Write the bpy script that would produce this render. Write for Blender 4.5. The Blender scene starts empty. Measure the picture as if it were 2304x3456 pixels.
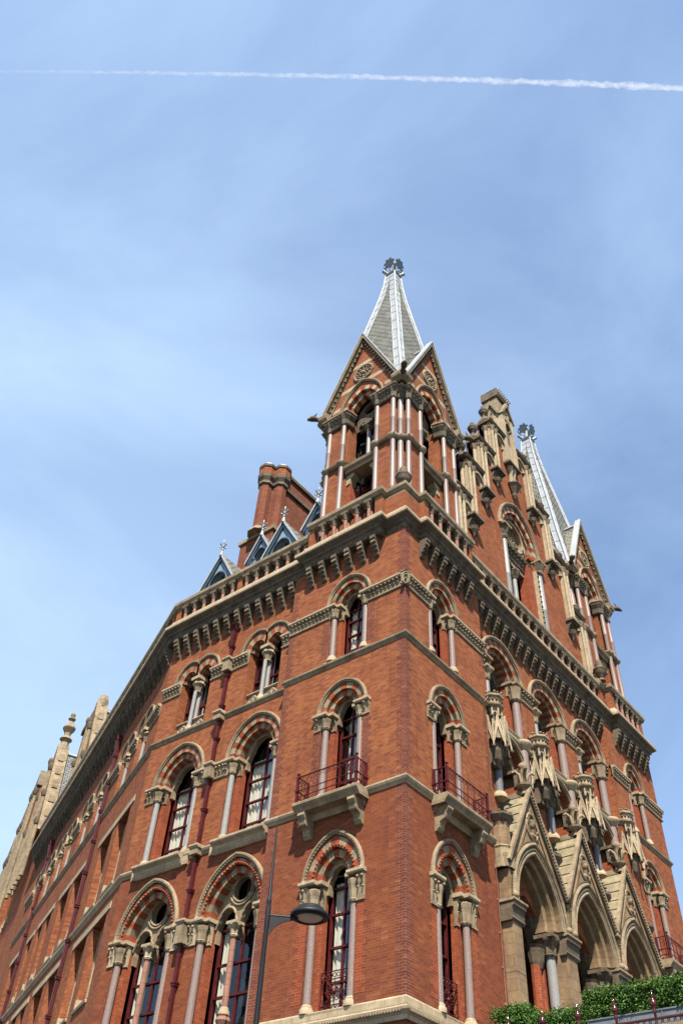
import bpy, math, random
from mathutils import Vector, Matrix
from mathutils.geometry import tessellate_polygon
random.seed(7)
R = math.radians
S = bpy.context.scene
COL = S.collection

# ------------------------------------------------------------------ camera
GZ = -15.0                                   # ground level, metres; z = 0 is the balcony string course
yaw, pitch, roll = 0.851482919, 0.79179085, 0.0709657109
fw = Vector((math.sin(yaw)*math.cos(pitch), math.cos(yaw)*math.cos(pitch), math.sin(pitch)))
rt = Vector((math.cos(yaw), -math.sin(yaw), 0)); up = rt.cross(fw)
r2 = math.cos(roll)*rt + math.sin(roll)*up; u2 = -math.sin(roll)*rt + math.cos(roll)*up
cd = bpy.data.cameras.new('camera'); cam = bpy.data.objects.new('camera', cd); COL.objects.link(cam)
M3 = Matrix((r2, u2, -fw)).transposed()
cam.matrix_world = Matrix.Translation((-19.7545, -14.0086, -13.3838)) @ M3.to_4x4()
cd.sensor_fit = 'VERTICAL'; cd.sensor_height = 36.0; cd.lens = 36.0*2968.3/3456.0
cd.clip_start = 0.1; cd.clip_end = 60000
S.camera = cam

# ------------------------------------------------------------------ world, sun, exposure
sd = Vector((-1.0, -0.87, 2.0)).normalized()
w = bpy.data.worlds.new('World'); S.world = w; w.use_nodes = True
nt = w.node_tree; nt.nodes.clear()
def N(t, tree=None, **kw):
    n = (tree or nt).nodes.new(t)
    for k, v in kw.items(): setattr(n, k, v)
    return n
out = N('ShaderNodeOutputWorld'); bg = N('ShaderNodeBackground')
sky = N('ShaderNodeTexSky', sky_type='NISHITA', sun_disc=False)
sky.sun_elevation = math.asin(sd.z); sky.sun_rotation = math.atan2(sd.x, sd.y)
sky.air_density = 1.0; sky.dust_density = 0.1; sky.ozone_density = 1.0; sky.altitude = 30
tc = N('ShaderNodeTexCoord'); mp = N('ShaderNodeMapping'); mp.inputs['Scale'].default_value = (1.0, 1.0, 2.2)
mp.inputs['Rotation'].default_value = (0.4, 0.2, 0.5)
nz = N('ShaderNodeTexNoise'); nz.inputs['Scale'].default_value = 1.7; nz.inputs['Detail'].default_value = 9; nz.inputs['Roughness'].default_value = 0.55
nz.inputs['Distortion'].default_value = 0.5
cr = N('ShaderNodeMapRange'); cr.inputs['From Min'].default_value = 0.38; cr.inputs['From Max'].default_value = 0.72
cr.inputs['To Min'].default_value = 0.08; cr.inputs['To Max'].default_value = 0.55
mx = N('ShaderNodeMix', data_type='RGBA'); mx.inputs['B'].default_value = (2.6, 3.55, 4.95, 1)
L = nt.links.new
L(tc.outputs['Generated'], mp.inputs['Vector']); L(mp.outputs['Vector'], nz.inputs['Vector'])
L(nz.outputs['Fac'], cr.inputs['Value'])
# thin high cloud is denser low in the west and near the zenith
acc = cr.outputs['Result']
for d_, lo, amt in ((fw*2968.3+r2*(-1150)-u2*600, .86, .55), (fw*2968.3+r2*(-300)-u2*(-1800), .86, .26)):
    dn = d_.normalized(); dt = N('ShaderNodeVectorMath', operation='DOT_PRODUCT'); dt.inputs[1].default_value = dn
    L(tc.outputs['Generated'], dt.inputs[0])
    mr = N('ShaderNodeMapRange'); mr.inputs['From Min'].default_value = lo; mr.inputs['From Max'].default_value = 1; mr.inputs['To Max'].default_value = amt
    L(dt.outputs['Value'], mr.inputs['Value']); ad = N('ShaderNodeMath', operation='ADD'); L(acc, ad.inputs[0]); L(mr.outputs['Result'], ad.inputs[1]); acc = ad.outputs[0]
L(acc, mx.inputs['Factor'])
L(sky.outputs['Color'], mx.inputs['A']); L(mx.outputs['Result'], bg.inputs['Color'])
bg.inputs['Strength'].default_value = 0.1
L(bg.outputs['Background'], out.inputs['Surface'])
sl = bpy.data.lights.new('sun', 'SUN'); sl.energy = 5.0; sl.angle = R(0.53); sl.color = (1.0, 0.94, 0.85)
so = bpy.data.objects.new('sun', sl); COL.objects.link(so)
so.rotation_euler = (-sd).to_track_quat('-Z', 'Y').to_euler()
S.view_settings.view_transform = 'Standard'; S.view_settings.look = 'None'
S.view_settings.exposure = 1.28; S.view_settings.gamma = 1.0
S.cycles.max_bounces = 6; S.cycles.transparent_max_bounces = 12
S.cycles.use_fast_gi = False

# ------------------------------------------------------------------ materials
MATS = {}
def newmat(name):
    m = bpy.data.materials.new(name); m.use_nodes = True; MATS[name] = m
    t = m.node_tree; b = t.nodes['Principled BSDF']
    b.inputs['Specular IOR Level'].default_value = 0.25
    return m, t, b
def noise(t, scale, detail=4, rough=.6, vec=None):
    n = t.nodes.new('ShaderNodeTexNoise'); n.inputs['Scale'].default_value = scale
    n.inputs['Detail'].default_value = detail; n.inputs['Roughness'].default_value = rough
    if vec is not None: t.links.new(vec, n.inputs['Vector'])
    return n.outputs['Fac']
def ramp(t, fac, a, b, c0, c1):
    n = t.nodes.new('ShaderNodeMapRange'); n.inputs['From Min'].default_value = a; n.inputs['From Max'].default_value = b
    n.inputs['To Min'].default_value = c0; n.inputs['To Max'].default_value = c1
    t.links.new(fac, n.inputs['Value']); return n.outputs['Result']
def mix(t, fac, A, B, mode='MIX'):
    n = t.nodes.new('ShaderNodeMix'); n.data_type = 'RGBA'; n.blend_type = mode
    for k, v in (('Factor', fac), ('A', A), ('B', B)):
        if isinstance(v, (int, float)): n.inputs[k].default_value = v
        elif isinstance(v, tuple): n.inputs[k].default_value = (*v, 1)
        else: t.links.new(v, n.inputs[k])
    return n.outputs['Result']
def bump(t, b, h, strength, dist=.02):
    n = t.nodes.new('ShaderNodeBump'); n.inputs['Strength'].default_value = strength; n.inputs['Distance'].default_value = dist
    t.links.new(h, n.inputs['Height']); t.links.new(n.outputs['Normal'], b.inputs['Normal'])
def objc(t):
    g = t.nodes.new('ShaderNodeNewGeometry'); return g.outputs['Position']
def brickmat(name, c1, c2, mortar, dark=(.16, .045, .03), stain=.35, msize=.006):
    c1, c2, mortar, dark = [tuple(x*.64 for x in q) for q in (c1, c2, mortar, dark)]
    m, t, b = newmat(name)
    uv = t.nodes.new('ShaderNodeUVMap').outputs['UV']
    bt = t.nodes.new('ShaderNodeTexBrick'); t.links.new(uv, bt.inputs['Vector'])
    bt.inputs['Scale'].default_value = 1; bt.inputs['Brick Width'].default_value = .225; bt.inputs['Row Height'].default_value = .075
    bt.inputs['Mortar Size'].default_value = msize; bt.inputs['Mortar Smooth'].default_value = .2; bt.inputs['Bias'].default_value = -.15
    bt.inputs['Color1'].default_value = (*c1, 1); bt.inputs['Color2'].default_value = (*c2, 1); bt.inputs['Mortar'].default_value = (*mortar, 1)
    # single odd bricks, darker or paler
    mp = t.nodes.new('ShaderNodeMapping'); mp.inputs['Scale'].default_value = (1/.225, 1/.075, 1); t.links.new(uv, mp.inputs['Vector'])
    v = t.nodes.new('ShaderNodeTexVoronoi'); v.inputs['Scale'].default_value = 1.0; v.inputs['Randomness'].default_value = .25; t.links.new(mp.outputs['Vector'], v.inputs['Vector'])
    sep = t.nodes.new('ShaderNodeSeparateColor'); t.links.new(v.outputs['Color'], sep.inputs['Color'])
    col = mix(t, ramp(t, sep.outputs[0], .68, 1, 0, .5), bt.outputs['Color'], dark)
    col = mix(t, ramp(t, sep.outputs[1], .9, 1, 0, .3), col, (.37, .155, .07))
    p = objc(t)
    f = ramp(t, noise(t, .8, 8, .7, p), .40, .70, 0, stain+.1)
    col = mix(t, f, col, dark)
    f2 = ramp(t, noise(t, 2.3, 5, .7, p), .56, .8, 0, .35)
    col = mix(t, f2, col, tuple(.6*a + .4*q for a, q in zip(c1, (.28, .20, .145))))
    # rain streaks and soot runs, narrow and tall
    ms = t.nodes.new('ShaderNodeMapping'); ms.inputs['Scale'].default_value = (2.6, 2.6, .22); t.links.new(p, ms.inputs['Vector'])
    col = mix(t, ramp(t, noise(t, 1.0, 6, .7, ms.outputs['Vector']), .52, .78, 0, .45), col, tuple(x*.55 for x in dark))
    t.links.new(col, b.inputs['Base Color']); b.inputs['Roughness'].default_value = .9; b.inputs['Specular IOR Level'].default_value = .08
    bump(t, b, bt.outputs['Fac'], -.35, .01)
    return m
brickmat('brick', (.42, .132, .046), (.23, .062, .025), (.34, .19, .11))
brickmat('brick_red', (.30, .082, .029), (.215, .054, .023), (.26, .145, .09), stain=.35)
brickmat('brick_rubbed', (.40, .085, .028), (.30, .058, .023), (.36, .19, .12), stain=.25)
brickmat('brick_quoin', (.25, .066, .034), (.18, .045, .028), (.34, .20, .13), dark=(.11, .035, .03), msize=.007)
brickmat('brick_brown', (.30, .10, .05), (.22, .07, .038), (.24, .15, .10), stain=.5)
def stonemat(name, c, dirt, amt=.6, sc=1.6, bs=.25):
    c, dirt = [tuple(x*.70 for x in q) for q in (c, dirt)]
    m, t, b = newmat(name); p = objc(t)
    col = mix(t, ramp(t, noise(t, 7, 6, .6, p), .35, .7, 0, 1), tuple(x*.86 for x in c), tuple(min(1, x*1.1) for x in c))
    col = mix(t, ramp(t, noise(t, sc, 7, .68, p), .45, .75, 0, amt), col, dirt)
    uv = t.nodes.new('ShaderNodeUVMap').outputs['UV']; bt = t.nodes.new('ShaderNodeTexBrick'); t.links.new(uv, bt.inputs['Vector'])
    bt.inputs['Scale'].default_value = 1; bt.inputs['Brick Width'].default_value = .62; bt.inputs['Row Height'].default_value = .33; bt.inputs['Mortar Size'].default_value = .009
    bt.inputs['Color1'].default_value = (1, 1, 1, 1); bt.inputs['Color2'].default_value = (.8, .8, .8, 1); bt.inputs['Mortar'].default_value = (.45, .42, .38, 1)
    col = mix(t, .8, col, bt.outputs['Color'], 'MULTIPLY')
    ms = t.nodes.new('ShaderNodeMapping'); ms.inputs['Scale'].default_value = (3.2, 3.2, .35); t.links.new(p, ms.inputs['Vector'])
    col = mix(t, ramp(t, noise(t, 1.0, 6, .7, ms.outputs['Vector']), .5, .75, 0, .55), col, dirt)
    t.links.new(col, b.inputs['Base Color']); b.inputs['Roughness'].default_value = .85
    bump(t, b, noise(t, 22, 5, .6, p), bs, .02)
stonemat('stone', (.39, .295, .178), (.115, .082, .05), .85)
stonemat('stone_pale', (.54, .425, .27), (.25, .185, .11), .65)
stonemat('stone_soot_shade', (.19, .142, .09), (.045, .036, .027), .9, 1.9, .4)  # soot tone that also carries painted shade in recesses and under overhangs
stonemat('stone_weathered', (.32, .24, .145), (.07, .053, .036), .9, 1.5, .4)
stonemat('stone_warm', (.36, .235, .125), (.11, .072, .042), .8, 1.2)
stonemat('stone_lichen', (.36, .295, .18), (.14, .12, .06), .9, 2.6, .4)
stonemat('terracotta', (.40, .20, .14), (.20, .10, .07), .5)
def granite(name, c, d):
    c, d = [tuple(x*.72 for x in q) for q in (c, d)]
    m, t, b = newmat(name); p = objc(t)
    col = mix(t, ramp(t, noise(t, 38, 3, .7, p), .4, .62, 0, 1), c, d)
    t.links.new(col, b.inputs['Base Color']); b.inputs['Roughness'].default_value = .5; b.inputs['Specular IOR Level'].default_value = .3
granite('granite_pink', (.33, .24, .20), (.19, .135, .115))
granite('granite_grey', (.37, .35, .32), (.20, .19, .175))
granite('granite_dark', (.21, .195, .19), (.11, .10, .10))
def plain(name, c, rough=.5, spec=.4, metal=0, var=.15, sc=5, bs=0):
    c = tuple(x*.72 for x in c)
    m, t, b = newmat(name); p = objc(t)
    col = mix(t, ramp(t, noise(t, sc, 5, .65, p), .35, .7, 0, 1), tuple(x*(1-var) for x in c), tuple(min(1, x*(1+var)) for x in c))
    t.links.new(col, b.inputs['Base Color']); b.inputs['Roughness'].default_value = rough
    b.inputs['Specular IOR Level'].default_value = spec; b.inputs['Metallic'].default_value = metal
    if bs: bump(t, b, noise(t, sc*6, 4, .6, p), bs, .01)
    return m
plain('maroon', (.095, .013, .013), .45, .2, var=.3)
plain('maroon_gloss', (.07, .010, .009), .15, .6, var=.3)
plain('lead', (.40, .42, .425), .6, .3, var=.16, sc=2, bs=.1)
plain('lead_dark', (.055, .07, .08), .45, .4)
plain('navy', (.055, .095, .13), .45, .4, var=.2)
plain('navy_pale', (.24, .33, .38), .5, .3, var=.1)
plain('iron', (.011, .011, .012), .5, .25)
plain('lens', (.62, .54, .43), .3, .4)
plain('curtain', (.74, .67, .53), .9, .1, var=.05, sc=3)
plain('unlit_dark', (.018, .017, .018), .9, .1)  # near-black colour standing for unlit depth
plain('zinc', (.17, .19, .20), .5, .25, var=.2, sc=2)
plain('plaster', (.45, .40, .33), .9, .1)
plain('asphalt', (.055, .055, .058), .9, .2, var=.3, sc=4, bs=.2)
plain('paving', (.13, .125, .115), .85, .2, var=.2, sc=2, bs=.15)
plain('paint_white', (.78, .78, .74), .7, .2)
plain('bark', (.10, .07, .045), .9, .1, var=.3)
def slatemat(name, c1, c2, line):
    c1, c2, line = [tuple(x*.78 for x in q) for q in (c1, c2, line)]
    m, t, b = newmat(name)
    uv = t.nodes.new('ShaderNodeUVMap').outputs['UV']
    bt = t.nodes.new('ShaderNodeTexBrick'); t.links.new(uv, bt.inputs['Vector'])
    bt.inputs['Scale'].default_value = 1; bt.inputs['Brick Width'].default_value = .34; bt.inputs['Row Height'].default_value = .23
    bt.inputs['Mortar Size'].default_value = .04; bt.inputs['Mortar Smooth'].default_value = .1
    bt.inputs['Color1'].default_value = (*c1, 1); bt.inputs['Color2'].default_value = (*c2, 1); bt.inputs['Mortar'].default_value = (*line, 1)
    p = objc(t)
    col = mix(t, ramp(t, noise(t, 1.3, 6, .65, p), .45, .75, 0, .5), bt.outputs['Color'], (.24, .225, .16))
    t.links.new(col, b.inputs['Base Color']); b.inputs['Roughness'].default_value = .7
    bump(t, b, bt.outputs['Fac'], -.6, .03)
slatemat('slate', (.235, .23, .185), (.15, .15, .125), (.035, .035, .032))
slatemat('slate_blue', (.20, .21, .20), (.14, .15, .15), (.05, .05, .05))
def glassmat(name, tint):
    m = bpy.data.materials.new(name); m.use_nodes = True; MATS[name] = m; t = m.node_tree; t.nodes.clear()
    o = t.nodes.new('ShaderNodeOutputMaterial'); mixn = t.nodes.new('ShaderNodeMixShader')
    tr = t.nodes.new('ShaderNodeBsdfTransparent'); tr.inputs['Color'].default_value = (*tint, 1)
    gl = t.nodes.new('ShaderNodeBsdfGlossy'); gl.inputs['Roughness'].default_value = .03; gl.inputs['Color'].default_value = (.9, .92, .95, 1)
    fr = t.nodes.new('ShaderNodeLayerWeight'); fr.inputs['Blend'].default_value = .5
    pw = t.nodes.new('ShaderNodeMath'); pw.operation = 'POWER'; pw.inputs[1].default_value = 4.0; t.links.new(fr.outputs['Facing'], pw.inputs[0])
    fm = t.nodes.new('ShaderNodeMapRange'); fm.inputs['To Min'].default_value = .07; fm.inputs['To Max'].default_value = 1; t.links.new(pw.outputs[0], fm.inputs['Value'])
    g2 = t.nodes.new('ShaderNodeNewGeometry'); n_ = noise(t, 1.4, 2, .5, g2.outputs['Position']); bp = t.nodes.new('ShaderNodeBump'); bp.inputs['Strength'].default_value = .12; bp.inputs['Distance'].default_value = .05
    t.links.new(n_, bp.inputs['Height']); t.links.new(bp.outputs['Normal'], gl.inputs['Normal'])
    t.links.new(fm.outputs['Result'], mixn.inputs[0]); t.links.new(tr.outputs[0], mixn.inputs[1]); t.links.new(gl.outputs[0], mixn.inputs[2])
    t.links.new(mixn.outputs[0], o.inputs['Surface'])
glassmat('glass', (.86, .9, .9))
def leafmat(name, a, b_, c):
    a, b_, c = [tuple(x*.75 for x in q) for q in (a, b_, c)]
    m, t, b = newmat(name)
    g = t.nodes.new('ShaderNodeNewGeometry')
    r = g.outputs['Random Per Island']
    col = mix(t, ramp(t, r, 0, .7, 0, 1), a, b_)
    col = mix(t, ramp(t, r, .75, 1, 0, 1), col, c)
    t.links.new(col, b.inputs['Base Color']); b.inputs['Roughness'].default_value = .6; b.inputs['Specular IOR Level'].default_value = .15
leafmat('leaf', (.035, .085, .015), (.085, .175, .028), (.17, .29, .05))
leafmat('leaf_light', (.05, .10, .02), (.11, .19, .04), (.20, .30, .07))
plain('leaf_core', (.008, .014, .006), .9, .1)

# ------------------------------------------------------------------ mesh collector
class Fr:
    """facade frame: (u along the wall, z up, w outward) -> world"""
    def __init__(s, o, U, Nn): s.o = Vector(o); s.U = Vector(U).normalized(); s.N = Vector(Nn).normalized()
    def p(s, u, z, w=0): return s.o + s.U*u + s.N*w + Vector((0, 0, z))
    def ang(s): return math.atan2(s.N.x, -s.N.y)      # rotation that takes local -Y to N
WORLD = Fr((0, 0, 0), (1, 0, 0), (0, -1, 0))
A = Fr((0, 0, 0), (0, 1, 0), (-1, 0, 0))
B = Fr((0, 0, 0), (1, 0, 0), (0, -1, 0))
A3 = Fr((.3, 0, 0), (0, 1, 0), (-1, 0, 0))             # recessed bays beside the tower
B3 = Fr((0, .3, 0), (1, 0, 0), (0, -1, 0))
th = R(24.6)
C = Fr((.3, 13.0, 0), (math.sin(th), math.cos(th), 0), (-math.cos(th), math.sin(th), 0))

class M:
    def __init__(s): s.v = []; s.f = []; s.mi = []; s.sm = []; s.mats = []
    def mat(s, name):
        if name not in s.mats: s.mats.append(name)
        s.cur = s.mats.index(name); return s
    def add(s, vs, fs, smooth=False):
        b = len(s.v); s.v += [tuple(x) for x in vs]
        for f in fs: s.f.append(tuple(b+i for i in f)); s.mi.append(s.cur); s.sm.append(smooth)
    def box(s, F, u0, u1, z0, z1, w0, w1):
        P = [F.p(u, z, w_) for w_ in (w0, w1) for z in (z0, z1) for u in (u0, u1)]
        s.add(P, [(0, 1, 3, 2), (4, 6, 7, 5), (0, 4, 5, 1), (2, 3, 7, 6), (0, 2, 6, 4), (1, 5, 7, 3)])
    def prism(s, F, poly, w0, w1):                     # polygon in (u, z), from w0 to w1
        n = len(poly)
        P = [F.p(u, z, w0) for u, z in poly] + [F.p(u, z, w1) for u, z in poly]
        s.add(P, [tuple(range(n)), tuple(range(n, 2*n))] + [(i, (i+1) % n, n+(i+1) % n, n+i) for i in range(n)])
    def side(s, F, poly, u0, u1):                      # polygon in (w, z), from u0 to u1
        n = len(poly)
        P = [F.p(u0, z, w_) for w_, z in poly] + [F.p(u1, z, w_) for w_, z in poly]
        s.add(P, [tuple(range(n)), tuple(range(n, 2*n))] + [(i, (i+1) % n, n+(i+1) % n, n+i) for i in range(n)])
    def plan(s, pts, z0, z1):                          # plan polygon in world xy
        n = len(pts)
        P = [(x, y, z0) for x, y in pts] + [(x, y, z1) for x, y in pts]
        s.add(P, [tuple(range(n)), tuple(range(n, 2*n))] + [(i, (i+1) % n, n+(i+1) % n, n+i) for i in range(n)])
    def lathe(s, c, prof, n=12, smooth=True, lobes=0, amp=0, a0=0):
        P = []; k = len(prof)
        for i, (r, z) in enumerate(prof):
            for j in range(n):
                a = a0+2*math.pi*j/n
                q = r*(1+(amp*abs(math.cos(lobes*a/2)) if lobes and 0 < i < k-1 else 0))
                P.append((c[0]+q*math.cos(a), c[1]+q*math.sin(a), c[2]+z))
        F_ = [(i*n+j, i*n+(j+1) % n, (i+1)*n+(j+1) % n, (i+1)*n+j) for i in range(k-1) for j in range(n)]
        s.add(P, F_, smooth)
        s.add(P[:n], [tuple(range(n))]); s.add(P[-n:], [tuple(range(n))])
    def tube(s, pts, r, n=8, smooth=True, r1=None):
        pts = [Vector(p) for p in pts]; P = []; k = len(pts)
        for i, p in enumerate(pts):
            d = (pts[min(i+1, k-1)]-pts[max(i-1, 0)]).normalized()
            x = d.cross(Vector((0, 0, 1)) if abs(d.z) < .9 else Vector((1, 0, 0))).normalized(); y = d.cross(x)
            q = r if r1 is None else r+(r1-r)*i/(k-1)
            for j in range(n):
                a = 2*math.pi*j/n+math.pi/n; P.append(p+x*q*math.cos(a)+y*q*math.sin(a))
        s.add(P, [(i*n+j, i*n+(j+1) % n, (i+1)*n+(j+1) % n, (i+1)*n+j) for i in range(k-1) for j in range(n)], smooth)
        s.add(P[:n], [tuple(range(n))]); s.add(P[-n:], [tuple(range(n))])
    def ball(s, c, r, sx=1, sy=1, sz=1, n=8, m=6):
        P = []
        for i in range(m+1):
            ph = math.pi*i/m
            for j in range(n):
                a = 2*math.pi*j/n; P.append((c[0]+r*sx*math.sin(ph)*math.cos(a), c[1]+r*sy*math.sin(ph)*math.sin(a), c[2]+r*sz*math.cos(ph)))
        s.add(P, [(i*n+j, i*n+(j+1) % n, (i+1)*n+(j+1) % n, (i+1)*n+j) for i in range(m) for j in range(n)], True)
    def run(s, path, prof, closed=False):              # moulding along a plan polyline; outward = left of travel
        pts = [Vector((x, y)) for x, y in path]; n = len(pts); P = []
        def nrm(a, b): d = (b-a).normalized(); return Vector((-d.y, d.x))
        for i, p in enumerate(pts):
            n1 = nrm(pts[i-1], p) if (i > 0 or closed) else None
            n2 = nrm(p, pts[(i+1) % n]) if (i < n-1 or closed) else None
            if n1 is None: m_ = n2
            elif n2 is None: m_ = n1
            else: m_ = (n1+n2)/max(.2, 1+n1.dot(n2))
            for o, z in prof: q = p+m_*o; P.append((q.x, q.y, z))
        k = len(prof); F_ = []
        for i in range(n if closed else n-1):
            a, b = i*k, ((i+1) % n)*k
            F_ += [(a+j, a+(j+1) % k, b+(j+1) % k, b+j) for j in range(k)]
        if not closed: F_ += [tuple(range(k)), tuple((n-1)*k+j for j in range(k))]
        s.add(P, F_)
    def wall(s, F, outer, holes, w, depth, edge=0.0):  # flat wall with holes, reveals going inward
        loops = [outer]+holes
        tri = tessellate_polygon([[Vector((u, z, 0)) for u, z in l] for l in loops])
        flat = [q for l in loops for q in l]
        s.add([F.p(u, z, w) for u, z in flat], [tuple(t) for t in tri])
        for h in holes:
            n = len(h)
            s.add([F.p(u, z, w) for u, z in h]+[F.p(u, z, w-depth) for u, z in h], [(i, (i+1) % n, n+(i+1) % n, n+i) for i in range(n)])
        if edge:
            n = len(outer)
            s.add([F.p(u, z, w) for u, z in outer]+[F.p(u, z, w-edge) for u, z in outer], [(i, (i+1) % n, n+(i+1) % n, n+i) for i in range(n)])
    def sweep(s, F, ar, prof, t0=-1, t1=1, n=24, clip=None, smooth=False):  # prof: closed (delta, w) polygon along an arch
        P = []; k = len(prof)
        for i in range(n+1):
            t = t0+(t1-t0)*i/n
            for d, w_ in prof:
                u, z = ar.P(t, d)
                if clip: u = min(max(u, clip[0]), clip[1])
                P.append(F.p(u, z, w_))
        s.add(P, [(i*k+j, i*k+(j+1) % k, (i+1)*k+(j+1) % k, (i+1)*k+j) for i in range(n) for j in range(k)]+[tuple(range(k)), tuple(n*k+j for j in range(k))], smooth)
    def stripes(s, F, ar, d0, d1, w0, w1, m1, m2, nv, clip=None):
        for i in range(nv):
            s.mat(m1 if i % 2 == 0 else m2)
            s.sweep(F, ar, [(d0, w0), (d1, w0), (d1, w1), (d0, w1)], -1+2*i/nv, -1+2*(i+1)/nv, 3, clip)
    def leaves(s, F, u0, u1, z0, z1, w, d, pitch=.2):  # carved foliage band, flaring outward towards the top
        nu = max(2, int(round((u1-u0)/(pitch/6)))); rows = [(0, .15), (.25, .3), (.5, .45), (.75, .85), (.92, 1.0), (1, .8)]
        P = []
        for q, o in rows:
            for i in range(nu+1):
                u = u0+(u1-u0)*i/nu
                lob = abs(math.sin(math.pi*u/pitch))**.7
                P.append(F.p(u, z0+(z1-z0)*q, w+d*o*(.35+.65*lob*(.8+.2*math.cos(2*math.pi*u/pitch*2)))))
        k = nu+1
        s.add(P, [(r*k+i, r*k+i+1, (r+1)*k+i+1, (r+1)*k+i) for r in range(len(rows)-1) for i in range(nu)])
        s.box(F, u0, u1, z0-.045, z0+.012, w-.05, w+d*.15+.035)
        k0 = math.ceil(u0/pitch-.5+.15)
        while (k0+.5)*pitch < u1-.02:                  # curled leaf tips
            s.ball(F.p((k0+.5)*pitch, z0+(z1-z0)*.84, w+d*1.02), min(.055, pitch*.27), n=6, m=4)
            s.ball(F.p((k0+.5)*pitch, z0+(z1-z0)*.45, w+d*.62), min(.04, pitch*.2), n=6, m=4); k0 += 1
        for i in (0, nu):
            s.add([P[r*k+i] for r in range(len(rows))]+[F.p(u0 if i == 0 else u1, z1, w-.05), F.p(u0 if i == 0 else u1, z0, w-.05)], [tuple(range(len(rows)+2))])
    def build(s, name, parent=None):
        me = bpy.data.meshes.new(name); me.from_pydata(s.v, [], s.f)
        for m_ in s.mats: me.materials.append(MATS[m_])
        me.polygons.foreach_set('material_index', s.mi); me.polygons.foreach_set('use_smooth', s.sm)
        me.update()
        uv = me.uv_layers.new(name='UVMap'); V = me.vertices; lp = me.loops
        buf = [0.0]*(2*len(lp))
        for p in me.polygons:
            n = p.normal
            if abs(n.z) > .97: tx, ty, tz = (1, 0, 0), (0, 1, 0), None
            else:
                l = math.hypot(n.x, n.y); tx = (-n.y/l, n.x/l, 0)
                sl_ = 1/max(.3, math.sqrt(max(0, 1-n.z*n.z))); ty = (0, 0, sl_)
            for li in p.loop_indices:
                c = V[lp[li].vertex_index].co
                buf[2*li] = c.x*tx[0]+c.y*tx[1]; buf[2*li+1] = c.x*ty[0]+c.y*ty[1]+c.z*ty[2]
        uv.data.foreach_set('uv', buf)
        o = bpy.data.objects.new(name, me); COL.objects.link(o)
        if parent is not None: o.parent = parent
        return o
class Arch:
    def __init__(s, c, zs, half, rise):
        s.c, s.zs, s.h, s.r = c, zs, half, rise
        if rise >= half: s.R = (half*half+rise*rise)/(2*half); s.two = True
        else: s.R = (half*half+rise*rise)/(2*rise); s.two = False
    def P(s, t, d=0):
        q = s.R+d
        if s.two:
            k = s.R-s.h                                # centre offset from the axis
            a1 = math.acos(max(-1, min(1, -k/q)))      # angle at the apex, from the +x of the left arc's centre
            a = math.pi+(a1-math.pi)*(1-abs(t))
            x = k+q*math.cos(a); z = q*math.sin(a)
            return (s.c+x if t <= 0 else s.c-x, s.zs+z)
        zc = s.zs+s.r-s.R; b = math.asin(max(-1, min(1, (s.zs-zc)/q)))
        a = b+(math.pi/2-b)*(1-abs(t)); x = q*math.cos(a)
        return (s.c-x if t <= 0 else s.c+x, zc+q*math.sin(a))
    def hole(s, z0, d=0, n=20):
        return [(s.c-s.h-d, z0)]+[s.P(-1+2*i/n, d) for i in range(n+1)]+[(s.c+s.h+d, z0)]
def tag(o, label=None, cat=None, group=None, kind=None):
    for k, v in (('label', label), ('category', cat), ('group', group), ('kind', kind)):
        if v: o[k] = v
    return o
def copy_tree(o, parent):
    c = o.copy(); COL.objects.link(c); c.parent = parent
    for ch in o.children: copy_tree(ch, c)
    return c

# ------------------------------------------------------------------ the hotel: one building, everything below is a part of it
hotel = bpy.data.objects.new('brick_hotel', None); COL.objects.link(hotel)
tag(hotel, 'red brick Gothic hotel with a slate spired corner tower and cream stone arches', 'building')

DCx, DCy = C.U.x, C.U.y
bend = (.3, 13.0)
def cpt(c, w=0):
    q = C.p(c, 0, w); return (q.x, q.y)
CEND = 27.0
# ---- windows ------------------------------------------------------------------------------------------------
holes = {'A': [], 'B': [], 'A3': [], 'B3': [], 'C': []}
FR = {'A': A, 'B': B, 'A3': A3, 'B3': B3, 'C': C}
def column(parent, F, u, w, z0, z1, r, matn, capz=None, capm='stone', base=True, abacus=True, name='column', nseg=14, rel=1.0):
    m = M().mat(matn); P = F.p(u, 0, w)
    m.lathe((P.x, P.y, 0), [(r*1.04, z0), (r, z0+(z1-z0)*.3), (r*.95, z1)], nseg)
    if base:
        m.mat('stone_pale'); m.lathe((P.x, P.y, 0), [(r*1.7, z0-.12), (r*1.7, z0), (r*1.35, z0+.04), (r*1.4, z0+.08), (r*1.1, z0+.12)], nseg)
    o = m.build(name, parent)
    if capz:
        k = M().mat(capm); h = capz-z1; ab = min(.12, h*.2)
        k.lathe((P.x, P.y, 0), [(r*1.25, z1-.03), (r*1.3, z1+.03), (r*1.08, z1+.06), (r*1.25, z1+h*.45), (r*1.9*rel, z1+h*.7), (r*2.0*rel, z1+h*.8), (r*1.7, capz-ab)], 24, False, 8, .22)
        if abacus: k.box(F, u-r*2.1*rel, u+r*2.1*rel, capz-ab, capz, w-r*2.1*rel, w+r*2.1*rel)
        k.build('capital', parent)
    return o
def joinery(parent_frame_mesh, F, u0, u1, z0, z1, w, bars_z, bars_u, t=.07):
    m = parent_frame_mesh.mat('maroon')
    m.box(F, u0, u0+t, z0, z1, w-.1, w); m.box(F, u1-t, u1, z0, z1, w-.1, w)
    m.box(F, u0+t, u1-t, z0, z0+t, w-.1, w-.005)
    for q in bars_u: m.box(F, q-t*.45, q+t*.45, z0+t, z1, w-.09, w-.01)
    for q in bars_z: m.box(F, u0+t, u1-t, q-t*.4, q+t*.4, w-.085, w+.015)
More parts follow.
